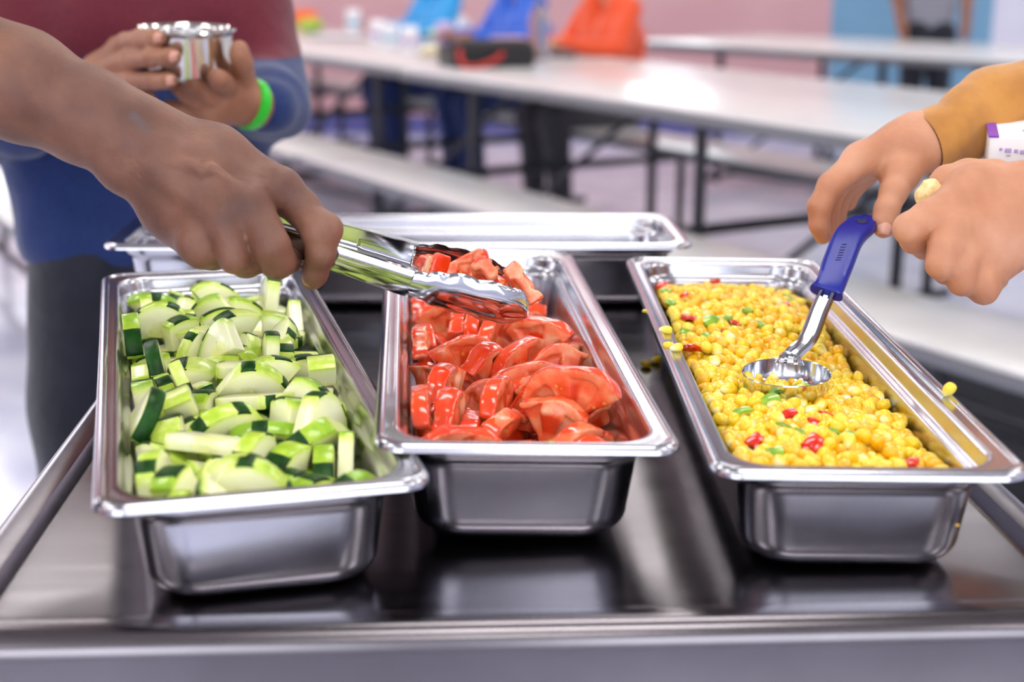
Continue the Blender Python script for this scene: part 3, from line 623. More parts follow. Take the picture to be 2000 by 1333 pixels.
 (1,-571,897,384,48,-3,171), (2,-420,781,421,59,-39,-39), (2,-358,1721,371,-7,3,174), (3,-152,-994,437,-27,-1,22), (2,516,6,334,-82,-49,-28), (0,-36,837,389,-5,13,-48), (1,-110,1568,395,-23,-48,-76), (0,17,454,385,-56,26,-93),
 (12,468,215,296,-128,29,60), (2,18,-1623,439,-137,-60,-25), (1,493,519,311,-37,55,165), (0,252,-880,382,43,-23,138), (2,243,1695,343,-79,32,-81), (1,-56,1913,359,58,29,132), (1,558,1051,314,-65,54,110), (1,444,1946,297,-57,-65,-106),
 (2,-131,1661,395,-82,-18,-54), (3,326,1026,346,-82,47,109), (0,-249,-1866,447,28,-9,83), (1,416,-1061,371,114,-3,17), (2,32,-1947,410,18,-20,-7), (0,255,2405,292,-45,55,16), (2,-517,2111,329,-53,-20,29), (2,180,1646,356,-79,-36,-3),
 (3,288,-474,390,-151,-11,-139), (3,-23,1464,377,-32,-24,-133), (1,123,6,374,-64,-8,-82), (1,-174,266,426,-3,10,56), (3,271,-26,389,94,40,167), (1,565,1637,286,59,37,-46), (2,-17,2328,314,-48,-1,151), (2,-514,1380,377,-39,-83,18),
 (2,259,-1480,421,-76,26,133), (1,401,-225,355,-30,0,42), (1,571,-1493,353,-60,-65,-3), (0,576,-1040,367,1,-54,71), (1,372,-1614,377,62,-3,82), (1,-67,743,405,-48,25,178), (1,-16,-748,415,151,30,98), (2,152,1929,347,89,-52,143),
 (0,499,1346,331,-76,6,-145), (0,-584,-179,451,53,-85,44), (3,-188,-2076,444,106,-38,176), (2,-227,-1219,461,38,-36,120), (3,76,-794,424,-108,-14,-116), (2,558,-1604,334,-51,-36,-93), (3,-38,-263,443,-86,-55,91), (0,76,60,401,34,-9,136),
 (1,128,257,387,-84,-26,-36), (0,274,-343,385,-59,-29,-85), (2,-141,952,424,56,60,145), (3,-66,-662,429,-39,24,-88), (0,140,-540,399,-96,-62,-109), (2,-125,168,432,2,11,-26), (0,164,745,349,-43,-37,97), (0,340,-1075,396,-151,14,-16),
 (1,486,993,323,21,40,-108), (2,-559,979,396,77,-11,83), (2,-294,-1272,429,83,-27,148), (3,-491,-1645,435,-21,76,91), (1,566,1349,292,-46,-67,-54), (1,-430,1494,364,-74,-40,3), (12,327,226,327,153,11,145), (3,-216,1320,417,-28,-1,-93),
 (0,-98,238,429,-126,-8,126), (2,188,-91,384,-116,-19,-163), (3,-81,571,420,49,9,-141), (3,-144,1451,392,33,-4,-72), (2,-317,2190,337,-47,22,-90), (3,-333,-1022,463,-86,-65,-46), (3,-571,-847,422,-95,-4,90), (0,357,1522,348,22,-35,-45),
 (2,-176,1766,391,-84,29,64), (1,508,445,302,9,4,-69), (3,565,214,289,33,35,-95), (2,-290,2112,346,92,9,80), (2,403,2001,303,-65,47,-11), (0,294,1999,313,17,20,-15), (2,439,-1238,382,61,-5,24), (0,-302,-1128,453,-85,-5,144),
 (0,-103,2169,333,6,10,-177), (3,211,1349,347,-61,31,-1), (3,81,152,407,-57,-37,-44), (2,562,917,322,-21,-63,65), (3,365,2208,321,81,11,70), (2,-101,1225,397,40,-3,152), (2,-33,269,412,87,0,-174), (0,-198,1932,373,45,75,-64),
 (0,212,94,366,-86,-49,-18), (2,-164,2034,370,-48,-63,107), (3,91,2268,313,9,-24,-123), (0,185,2413,286,-147,-35,-105), (3,-510,1527,364,-10,-3,-24), (2,-176,-804,432,-74,14,18), (3,-519,2290,321,-111,73,36), (0,556,-1938,386,-57,-46,-157),
 (1,37,1797,367,-54,62,-26), (3,-154,-1671,454,-118,32,24), (0,-563,1729,366,-129,-27,-177), (2,502,1889,288,-27,-3,77), (1,568,1750,276,-18,-18,98), (2,-468,-257,452,92,-13,-156), (0,26,1204,369,-20,50,-110), (3,-380,-718,402,-87,-2,-101),
 (2,-445,2118,338,70,28,1), (3,-489,2206,324,-56,5,-122), (0,-434,487,430,-63,-30,129), (1,-571,1468,394,-131,-29,-95), (3,38,1913,361,-82,-22,-166), (3,497,-330,355,60,26,-19), (0,383,1436,348,63,-3,125), (3,-159,1283,394,60,34,124),
 (1,-446,-772,405,-84,-5,-43), (2,-391,1111,413,-82,2,48), (2,296,1303,340,44,41,130), (0,-127,-284,431,81,-59,100), (3,-327,-281,452,-47,-29,-102), (1,216,-1181,392,33,57,-25), (2,501,2108,270,-57,2,-68), (1,162,-1453,398,-170,13,-29),
 (2,-570,-704,404,81,-8,-10), (3,75,-1053,402,-17,26,-113), (3,-204,2090,354,42,-67,90), (0,-559,1892,367,-103,8,88), (2,289,1867,313,3,-45,148), (3,-234,1994,349,64,-9,-124), (1,-20,1839,352,128,-30,90), (1,-575,569,400,167,52,-99),
 (2,-428,1251,404,-120,-46,-42), (0,-227,2305,317,51,-20,-15), (0,-387,-1252,422,-96,-34,50), (1,-430,-171,435,101,11,154), (1,293,960,316,-145,35,-51), (3,-377,893,406,170,43,61), (1,-315,-2005,429,-27,-81,-142), (2,567,-1381,342,-11,24,177),
 (0,339,-995,384,96,-45,-128), (2,-15,-186,430,-114,18,119), (3,-300,-1354,430,-133,1,156), (1,369,-1225,383,-18,31,98), (1,272,2253,323,-55,-4,-107), (2,-250,901,440,81,29,18), (2,-232,-1936,418,-76,-18,102), (2,-67,-1280,417,-63,10,-48),
 (0,393,1340,352,-45,57,-168), (3,112,-134,373,66,-56,70), (0,511,1705,277,164,-86,-44), (0,-146,2360,317,24,48,-150), (3,-579,1245,407,-7,40,-93), (0,437,651,319,-179,46,47), (0,-263,1002,407,-8,66,67), (2,-229,474,437,95,-23,-24),
 (2,-486,1025,413,-71,16,-103), (0,-438,253,439,-82,-42,38), (2,-498,767,380,29,13,-7), (3,410,-1956,395,44,-49,-7), (3,-224,1424,416,96,25,55), (1,492,-789,328,-90,-2,-91), (0,-156,2268,334,-75,-2,-29), (0,276,52,380,-40,22,-49),
 (2,-500,677,405,-90,12,-7), (2,-403,619,408,87,-32,127), (2,-11,1646,395,-113,41,84), (3,-457,1179,414,61,-8,-24), (0,-107,-1866,403,103,5,31), (2,-243,-837,442,-83,-33,-158), (0,250,-954,391,89,-8,71), (3,-3,1123,377,135,-1,-45),
 (1,35,-164,395,71,0,123), (2,-369,1347,383,136,-21,80), (3,566,-953,348,152,25,52), (0,557,-726,326,93,-38,88), (0,54,-1820,381,-137,41,61), (2,468,-435,369,-67,14,30), (2,212,-1596,428,79,6,107), (2,279,426,353,-73,-66,-21),
 (2,-512,-896,412,79,8,-39), (1,-577,95,390,26,-70,74), (3,-297,1385,414,87,-33,-27), (1,-574,1135,414,69,15,164), (0,-354,224,443,104,64,57), (1,-313,448,424,-157,-5,-22), (3,-364,1192,401,61,-14,-97), (3,-114,649,413,50,-36,-160),
 (2,123,1578,369,-116,15,-14), (1,220,1482,334,76,47,93), (3,86,789,369,-49,-14,-33), (0,395,1654,336,-88,-35,152), (0,277,-1560,395,-43,-64,-25), (0,-387,52,427,-43,-7,49), (1,307,1143,336,-11,-20,74), (3,-245,738,403,0,-17,98),
 (0,-149,-1945,412,-101,-87,-145), (3,130,-1011,381,-66,76,-82), (3,396,-541,389,-73,14,-165), (1,366,1916,309,-37,49,73), (2,69,1130,358,51,-30,156), (0,237,817,322,132,-42,109), (3,-435,1998,357,-54,36,-154), (0,479,-873,321,-53,-69,-46),
 (3,194,1753,339,-6,-15,55), (3,-114,395,401,-67,32,-1), (3,166,1818,358,31,22,-138), (1,-442,-55,457,-98,37,65), (2,116,1493,360,-114,-17,56), (0,-142,-443,415,-79,29,-163), (3,211,1028,380,-125,13,172), (3,421,1038,339,112,-36,-161),
 (2,-212,2163,342,102,30,-100), (0,-507,-28,417,169,-71,-108), (1,-361,2075,335,73,-31,-91), (1,-512,244,395,55,-77,71), (0,-417,1673,356,-79,9,172), (2,336,-1670,383,12,57,-14), (3,485,-1365,361,41,35,-131), (2,-349,-1705,434,98,-72,122),
 (2,-137,-624,444,36,-39,100), (1,0,-837,421,98,7,141), (1,157,1130,379,17,-77,-163), (11,-379,340,423,58,5,151), (2,-223,-1331,432,-81,9,-140), (1,489,-1196,340,46,-28,-150), (1,549,2000,281,-32,-68,-164), (2,34,361,388,-76,-21,-165),
 (3,378,-1512,378,-43,12,-44), (2,-565,808,363,-79,-4,-40), (1,565,2160,263,144,60,-107), (3,431,-1670,311,31,52,127), (3,-476,1591,358,101,11,-141), (3,-318,1988,340,66,40,-170), (1,-496,1757,357,-27,-76,141), (1,-1,-1050,404,-91,-12,-31),
 (1,-118,-365,401,52,41,180), (0,114,1339,341,41,-49,149), (0,-79,-1503,437,21,16,-23), (1,96,879,394,72,-6,43), (0,-152,524,419,-88,13,80), (1,515,-573,359,-18,-8,157), (2,-8,170,411,-76,8,22), (1,98,-211,385,-117,5,137),
 (3,88,-312,400,42,-6,129), (2,150,-746,420,-109,-3,67), (2,-289,520,425,121,-12,173), (3,378,7,348,-99,35,-27), (2,344,1688,307,80,-37,136), (3,235,734,329,-160,4,84), (0,154,2086,329,-103,-22,-40), (2,515,-1535,350,-59,-30,24),
 (1,-22,-547,388,-45,-29,-101), (2,-41,1043,387,77,24,157), (1,-176,1367,383,59,-38,111), (1,-347,820,389,22,-12,85), (3,-342,-1114,397,-80,-14,58), (3,-235,-524,437,113,-80,-107), (1,-302,-480,449,-59,-43,-81), (2,421,1567,328,-99,38,68),
 (0,-152,767,422,-90,12,-104), (2,32,-345,403,-123,54,-177), (3,-565,725,369,81,38,86), (2,384,1169,319,-68,4,159), (3,205,231,358,-27,-30,-24), (1,35,858,366,-51,46,86), (0,23,1395,363,-70,31,51), (3,-501,1452,362,55,13,62),
 (13,-325,1588,366,-141,-28,3), (0,-533,-1112,395,-77,-3,78), (2,559,646,285,134,22,-180), (1,332,-2002,398,2,-33,-137), (1,147,-2064,427,98,-67,-95), (3,-4,-2075,433,-129,-19,66), (0,573,-816,324,-145,-71,73), (0,181,-191,378,104,14,-127),
 (0,-239,1842,379,104,-7,125), (0,65,2405,291,-88,-52,5), (0,-229,1092,401,-125,-14,97), (2,258,-1646,393,104,5,-61), (3,47,1608,377,84,25,70), (3,-567,468,401,89,1,-96), (0,-181,1154,401,-35,-6,-98), (2,196,2153,320,-6,-83,138),
 (2,470,1602,295,-79,-28,12), (2,156,2316,290,119,-51,-132), (1,395,1824,305,-94,-57,59), (1,466,1479,293,-26,-47,-116), (1,-502,116,382,83,9,117), (3,26,638,366,81,11,-28), (0,318,-1354,376,-95,-30,53), (0,499,1223,301,-126,-32,62),
 (0,-314,-72,401,68,-63,80), (3,-43,363,402,-58,-8,171), (3,-497,1840,342,85,-38,-136), (1,28,2138,332,85,-11,-7), (11,438,68,327,180,7,67), (3,-429,-1703,437,-54,10,140), (3,-16,-1906,379,57,7,-106), (3,377,537,305,61,-22,32),
 (0,554,139,287,-8,14,177), (3,358,617,322,122,-17,-74), (1,-249,-1418,427,-83,5,149), (1,-160,-1790,412,85,22,30), (1,198,959,342,-118,-24,-29), (3,571,12,300,159,-38,-76), (1,259,-1987,390,-3,3,112), (1,163,-1244,411,-92,3,-43),
 (2,-466,-1397,436,-136,1,62), (0,133,973,365,-57,49,-167), (3,492,-954,354,-125,-22,33), (0,-224,1522,386,-58,-36,-106), (3,113,-1507,380,-123,0,-137), (3,245,1621,333,137,19,160), (1,185,416,341,-97,64,122), (2,-29,2181,322,-101,-46,-15),
 (1,171,328,354,94,15,171), (1,-335,-955,409,115,13,49), (1,-94,895,381,-50,-48,14), (3,72,711,365,-86,-13,-141), (1,479,-1596,309,42,57,104), (0,124,-1724,367,56,10,10), (2,148,-1090,384,-69,25,74), (2,-395,1573,361,-80,35,26),
 (2,367,455,304,-176,-20,133), (0,397,2327,264,-23,23,-28), (3,519,-1025,326,67,13,-141), (1,-444,184,386,66,-7,172), (0,256,173,367,-50,11,-62), (0,480,1106,307,-30,-38,86), (3,435,-1747,309,-15,-41,-5), (3,21,-1679,415,52,-12,-9),
 (1,-350,-1595,406,-97,-34,5), (0,-85,-1785,401,-51,-53,-30), (2,148,1273,335,-113,30,108), (2,151,827,347,-121,-47,-89), (2,14,769,379,112,-33,-129), (2,-564,1802,355,-58,-27,9), (2,426,1867,274,-29,-12,-48), (2,211,-494,396,-85,11,5),
 (0,-218,1659,372,170,1,-31), (3,435,585,278,56,-37,-27), (2,494,367,303,-119,-16,-95), (0,289,1388,311,-1,-15,48), (2,-205,-1042,402,-91,9,20), (1,103,1938,308,64,-4,-111), (1,143,-367,391,153,-36,-130), (2,-313,1507,354,82,-6,-76),
 (3,143,2007,313,85,3,-32), (0,88,-856,367,-98,-61,94), (1,177,-863,349,-78,13,15), (1,434,1318,301,65,-78,5), (0,177,-1992,402,-92,22,-147), (3,-47,438,409,-7,23,-36), (0,-25,-48,425,57,33,-93), (1,-278,53,428,-112,2,-108),
 (0,29,-982,391,-25,60,-51), (3,207,-405,394,-76,-14,-77), (3,411,-372,363,-73,-5,80), (1,-577,-1182,398,18,-10,82), (0,405,-791,335,93,14,4), (1,-229,-1122,408,89,9,-83), (1,147,1438,314,5,22,-52), (3,398,2396,264,-24,27,-28),
 (3,-27,701,370,72,6,35), (2,-336,-156,421,-106,-66,11), (0,204,-4,355,-66,52,-9), (2,255,2325,292,-71,10,-93), (1,-29,1340,358,-44,-49,-172), (2,-53,1178,370,-13,42,2), (1,44,1689,364,-149,-57,-72), (1,-374,-1033,404,72,-1,-47),
 (2,-451,1321,380,-74,18,120), (1,-230,123,399,-90,5,123), (2,-428,1395,365,-84,16,56), (1,-76,-1685,425,101,3,-131), (2,-492,1928,320,37,-31,-18), (2,-243,-967,408,42,28,-126), (0,45,-1729,358,-82,20,14), (0,-384,757,373,-47,11,-171),
 (0,334,2358,276,170,-19,-132), (1,-508,-1565,418,122,47,131), (1,64,-639,370,-20,-69,13), (3,-193,191,416,10,62,130), (2,-266,-1700,427,-159,-64,15), (0,-349,1430,359,-85,-11,-116), (1,-83,-1003,404,21,70,-25), (0,470,758,312,-151,53,29),
 (0,129,-931,369,-132,-59,35), (2,153,-1643,348,56,-61,-47), (1,-103,47,397,-82,13,95), (0,-279,2045,307,170,51,-2), (3,-292,-1454,368,-81,-11,-57), (0,51,-563,365,91,-3,134), (0,-401,274,392,-79,10,-83), (0,-450,2272,299,35,51,78),
 (0,436,-709,340,-76,9,59), (2,-452,-1176,392,-11,58,-88), (1,447,-535,340,146,-52,-42), (0,-460,-2073,432,59,72,-137), (1,-46,-1391,407,-65,61,90), (0,114,556,365,158,46,161), (0,331,-1739,347,49,31,81), (2,60,1061,376,73,21,75),
 (2,-319,1046,405,-84,5,-14), (1,-345,-1512,395,149,-5,13), (0,314,-267,353,81,46,160), (3,-193,405,401,22,-2,-142), (0,-70,1405,381,-30,-44,23), (0,495,-146,317,-26,-48,-107), (3,-409,-1386,408,35,-40,94), (3,-336,960,412,-12,63,7),
 (2,-285,-1631,402,-104,7,-33), (1,190,579,327,95,32,21), (2,-30,-621,381,31,84,60), (1,-87,1120,401,118,76,114), (2,428,-997,349,103,-65,48), (1,-424,1761,360,-176,57,-60), (2,-250,1256,389,92,-54,-76), (3,-338,1272,379,-55,0,104),
 (3,-136,-1243,415,95,16,-85), (1,-67,117,409,-87,0,-126), (3,560,1469,271,48,38,-152), (1,-250,2372,297,102,84,136), (1,-246,249,419,-6,-17,28), (1,-480,-105,422,-44,13,149), (2,-123,318,407,-79,-14,-116), (3,310,1610,283,-43,-75,-108),
 (2,-56,-126,418,-69,-8,102), (1,565,1829,248,-15,5,89), (1,298,1495,304,-114,35,145), (2,-431,819,368,-87,-20,96), (0,52,1278,333,100,-3,76), (0,-577,283,404,0,70,-97), (3,-495,2004,309,148,1,-24), (2,-265,1180,375,-82,-27,-150),
 (1,-488,880,390,-65,60,95), (3,230,1014,288,-19,-9,-53), (1,152,1061,340,7,16,-100), (1,-371,2256,309,73,13,19), (1,-215,-640,404,85,25,99), (2,-436,947,400,83,8,-99), (0,120,-1587,371,40,-2,5), (0,-200,-1631,409,172,11,26),
 (3,-504,421,405,155,65,-132), (0,433,-462,315,-92,5,-47), (0,209,1086,276,-9,56,-173), (2,424,1004,262,29,2,83), (2,-578,-2128,472,-92,-19,-1), (3,568,-2021,392,112,-9,-71), (2,-510,-2127,441,31,9,26), (3,-269,-2178,465,-76,-32,172),
 (0,59,-2078,405,-74,-11,-26), (0,-509,-1990,423,-87,14,163), (3,-129,-2023,399,13,-5,32), (2,-217,-1565,432,-118,46,109), (2,71,-1442,391,86,9,-76), (1,440,-1992,345,33,-64,50), (0,-244,-2095,400,-60,14,34), (1,320,-1265,359,65,27,-27),
 (2,102,2146,326,83,-14,169), (0,225,-2070,398,-100,-8,-32), (2,510,-2039,354,20,-30,-71), (11,7,-2172,444,-180,6,61), (2,-221,-2011,405,93,-5,102), (3,498,-1942,332,174,-14,-100), (2,503,-1778,318,-2,-1,170), (0,-213,-79,421,-70,36,145),
 (1,435,-1136,347,82,-23,-54), (0,-569,379,406,-93,-28,-179), (3,-72,2101,321,101,-18,18), (0,-248,655,416,-74,0,-121), (1,-308,2412,295,145,-60,67), (2,-59,-1974,392,-106,32,68), (2,491,-1685,300,-70,68,-168), (3,73,-722,389,-142,49,-102),
 (2,495,-1289,342,-90,37,33), (2,-257,1597,355,87,-8,62), (3,-573,1639,362,153,0,105), (0,-392,1021,415,85,-1,-14), (1,273,1212,327,38,-46,-124), (0,-580,-1944,422,12,-79,95), (1,-366,-806,398,-76,12,67), (3,-300,-688,413,-140,-42,-34),
 (1,561,812,302,-138,60,-75), (2,-119,-2091,382,-144,-60,-60), (1,-296,-756,395,54,41,-87), (1,436,460,297,-141,-39,-116), (0,-501,-1486,421,-157,27,-80), (1,-66,-443,392,23,66,151), (0,20,553,366,-68,9,91), (2,375,-2046,348,-105,10,16),
 (0,162,488,336,-39,8,92), (3,307,-2097,391,80,-6,-34), (0,-353,397,402,6,-9,-47), (2,382,-579,335,80,17,41), (2,-215,-1737,423,63,-67,5), (2,-438,-2148,424,89,9,118), (3,62,-927,379,-119,-57,73), (1,-432,-1459,426,-32,22,-81),
 (1,269,1774,329,-92,-4,173), (1,564,1256,290,77,-11,-167), (0,-437,-1092,396,79,16,-107), (0,1,-684,381,-158,57,175), (0,572,-123,308,-13,-61,99), (2,-574,-11,396,97,-9,169), (0,-365,-2068,420,77,12,-77), (1,-183,-1175,417,-67,-72,106),
 (0,-225,322,403,80,-12,-107), (0,562,975,284,35,14,-165), (3,486,923,287,-78,13,-124), (1,509,1420,292,-10,51,-54), (2,183,-1863,338,-80,-17,-166), (0,106,631,358,106,-19,133), (1,-316,-2140,418,79,63,124), (3,-573,-1033,420,-72,69,-175),
 (3,64,-1639,366,-173,-9,118), (2,-27,-1456,395,-24,67,147), (3,-563,-98,422,-59,-3,151), (0,111,410,370,100,52,160), (0,-24,2422,281,-10,-45,-172), (2,-153,-19,377,-87,-3,-113), (2,234,-1415,378,-91,-22,179), (1,439,-1817,313,10,46,-112),
 (13,11,-1147,407,-167,-7,-177), (1,383,-1303,349,134,-72,-68), (1,245,-1113,366,122,-2,103), (2,-4,-399,358,-64,8,120), (0,257,-136,358,-56,-18,-106), (0,295,-1474,363,-72,22,171), (2,-369,2339,289,-76,-16,-49), (1,151,-276,373,75,-44,-127),
 (1,407,1746,294,-43,29,-49), (1,20,2248,303,25,64,174), (1,304,495,317,56,12,162), (13,-516,1254,386,168,10,19), (2,273,-1853,328,-102,-13,-70), (0,507,-1856,311,-64,-63,-13), (2,350,-1667,313,-80,29,-25), (0,-369,-882,399,76,-4,-81),
 (1,72,-1882,367,-42,56,-164), (3,566,-1158,328,78,12,-30), (1,-370,169,394,35,-79,76), (2,-130,-726,423,64,37,101), (1,558,-280,310,57,36,21), (2,523,-1101,320,42,-33,166), (1,-55,613,371,76,42,-178), (2,-161,-549,403,-76,-18,122),
 (1,240,1080,350,113,-36,41), (3,-431,403,394,-27,73,129), (1,241,-278,365,61,-28,-165), (2,-557,-2071,416,87,-16,-62), (0,138,-2062,348,58,16,165), (2,-328,1657,356,-83,13,91), (3,-394,-97,412,114,-16,-178), (3,71,2050,323,-73,-10,14),
 (0,364,-1860,338,-34,20,-5), (2,367,-679,352,-71,-72,-47), (1,507,-501,327,-15,-14,-137), (0,-570,1332,381,-60,4,-152), (3,145,-72,345,55,17,-123), (3,-286,1324,367,71,-62,89), (1,-282,-219,425,93,-20,82), (1,-2,74,404,4,-70,-141),
 (0,189,-2158,428,-76,35,5), (2,-170,-97,373,-90,-9,-95), (0,-314,278,398,85,14,161), (1,567,-1902,308,-34,44,-143), (1,561,-1245,321,96,37,93), (0,523,-58,291,58,7,-26), (1,78,495,375,-131,42,179), (0,-300,887,391,62,-8,-169),
 (0,402,-1582,317,-94,-15,-161), (0,-42,-1717,377,76,6,31), (1,-286,-1058,411,70,-59,-87), (1,-320,92,388,84,12,-96), (1,354,1085,314,143,-39,34), (0,-179,-1557,381,-64,-1,-105), (1,-469,2349,287,-64,-22,-77), (2,70,-420,364,-29,19,-29),
 (1,-553,2229,290,174,-50,71), (1,13,-476,370,-113,-17,-100), (2,161,1516,304,78,14,-80), (1,366,-1786,312,66,15,0), (3,-125,-1065,410,-80,16,94), (1,-555,2059,301,-61,40,108), (1,-555,-1282,370,-85,2,-168), (2,-498,42,388,-82,26,-94),
 (1,-288,176,398,-74,5,-25), (2,116,899,333,-99,-21,-85), (2,-41,1776,321,87,19,67), (3,-170,-2130,390,26,18,-28), (0,-571,-1503,404,-70,-29,-166), (2,-448,617,359,-77,-27,53), (2,130,-1912,364,35,-33,59), (3,134,-595,357,62,7,-43),
 (3,368,312,322,-121,42,-46), (2,142,2223,299,-94,13,-67), (0,453,316,286,-67,45,108), (3,-83,-2155,412,53,-1,-151), (3,441,1684,279,81,68,103), (3,27,1982,318,101,9,-123), (1,294,-1184,367,-98,-23,28), (3,464,2263,247,15,-1,125),
 (0,-301,1839,337,-178,-66,120), (3,-69,2368,264,40,-31,-4), (2,115,-1794,345,-91,-17,-124), (2,298,-539,334,92,-16,-154), (3,-462,333,392,78,-7,-34), (0,-426,548,372,49,-56,106), (3,190,-1714,342,171,4,-71), (1,32,-791,363,-80,-32,-27),
 (0,560,-452,306,-72,-29,-21), (2,34,944,346,-75,51,36), (2,-156,1594,348,78,2,-135), (0,-94,1855,317,65,14,24), (3,361,-1957,338,81,-16,-111), (0,268,-1695,333,158,-70,35), (1,-146,-1342,397,-75,-4,13), (1,543,-893,310,-144,26,-69),
 (3,299,-646,351,68,11,13), (0,209,-1590,360,-130,56,48), (3,-522,-1364,376,77,67,178), (0,-373,-1186,383,87,19,-94), (3,-100,-860,386,149,-49,9), (0,280,897,289,61,34,12), (2,-263,1460,366,-163,52,-155), (2,411,1237,285,75,45,-141),
 (3,-176,1713,347,86,17,91), (10,385,2206,272,-16,-21,36), (0,448,-2087,353,108,8,123), (3,285,-1933,343,66,-40,-158), (1,431,-1907,325,61,-1,-66), (2,218,-565,352,76,-61,97), (2,469,-629,336,-84,45,20), (3,543,-201,316,179,1,-42),
 (3,-416,104,383,82,-9,31), (3,566,733,274,-18,-35,-77), (2,-244,-586,427,129,-60,-128), (0,414,822,316,-73,17,-27), (1,-197,49,399,-112,-1,-57), (3,-325,1775,356,179,-61,-20), (2,109,1730,340,101,43,51), (1,-128,1921,355,25,47,133),
 (3,344,2276,288,89,27,156),
]

# ---------------- food in the pans ----------------
def unpack(rows):
    out = []
    for r in rows: out.append((r[0], r[1] * 1e-4, r[2] * 1e-4, r[3] * 1e-4) + tuple(Euler([math.radians(v) for v in r[4:7]]).to_quaternion()))
    return out
# peeled and unpeeled cucumber
def cucumber_flesh():
    m_ = mat('cucumber_flesh', srgb(226, 236, 180), 0.28, sss=0.0, coat=0.35)
    tc = N(m_, 'ShaderNodeTexCoord'); sx = N(m_, 'ShaderNodeSeparateXYZ'); L(m_, tc.outputs['Object'], sx.inputs[0])
    cb = N(m_, 'ShaderNodeCombineXYZ'); L(m_, sx.outputs[0], cb.inputs[0]); L(m_, sx.outputs[1], cb.inputs[1])
    ln = N(m_, 'ShaderNodeVectorMath', operation='LENGTH'); L(m_, cb.outputs[0], ln.inputs[0])
    nz = noise_tex(m_, 160, 3); ad = N(m_, 'ShaderNodeMath', operation='MULTIPLY_ADD'); L(m_, nz, ad.inputs[0]); ad.inputs[1].default_value = .003; 
    L(m_, ln.outputs['Value'], ad.inputs[2])
    mr = N(m_, 'ShaderNodeMath', operation='MULTIPLY'); L(m_, ad.outputs[0], mr.inputs[0]); mr.inputs[1].default_value = 1 / .028
    c = ramp(m_, mr.outputs[0], [(0, srgb(240, 240, 150)), (.36, srgb(244, 246, 168)), (.48, srgb(254, 254, 214)), (.80, srgb(250, 254, 196)), (.90, srgb(224, 240, 126)), (.95, srgb(186, 216, 62)), (1, srgb(140, 184, 36))])
    # seeds: pale drops inside the core
    vo = N(m_, 'ShaderNodeTexVoronoi'); vo.inputs['Scale'].default_value = 260; mp = N(m_, 'ShaderNodeMapping'); mp.inputs['Scale'].default_value = (1, .55, 1)
    L(m_, tc.outputs['Object'], mp.inputs[0]); L(m_, mp.outputs[0], vo.inputs[0])
    sd = N(m_, 'ShaderNodeMapRange'); sd.inputs['From Min'].default_value = .25; sd.inputs['From Max'].default_value = .45; sd.inputs['To Min'].default_value = 1; sd.inputs['To Max'].default_value = 0; L(m_, vo.outputs['Distance'], sd.inputs['Value'])
    core = N(m_, 'ShaderNodeMapRange'); core.inputs['From Min'].default_value = .40; core.inputs['From Max'].default_value = .56; core.inputs['To Min'].default_value = .7; core.inputs['To Max'].default_value = 0; L(m_, mr.outputs[0], core.inputs['Value'])
    mu = N(m_, 'ShaderNodeMath', operation='MULTIPLY'); L(m_, sd.outputs[0], mu.inputs[0]); L(m_, core.outputs[0], mu.inputs[1])
    mx = N(m_, 'ShaderNodeMix', data_type='RGBA'); L(m_, mu.outputs[0], mx.inputs[0]); L(m_, c, mx.inputs[6]); mx.inputs[7].default_value = srgb(240, 240, 196)
    L(m_, mx.outputs[2], bsdf(m_).inputs['Base Color']); bump(m_, mu.outputs[0], .5, .0006); bump(m_, noise_tex(m_, 400, 2), .25, .0004)
    b = bsdf(m_); b.inputs['Subsurface Weight'].default_value = .2; b.inputs['Subsurface Radius'].default_value = (.8, 1, .35); b.inputs['Subsurface Scale'].default_value = .004
    return m_
M_cflesh = cucumber_flesh()
M_cskin = mottled('cucumber_peel', srgb(10, 46, 8), srgb(26, 78, 16), 120, 0.36, spec=0.22)
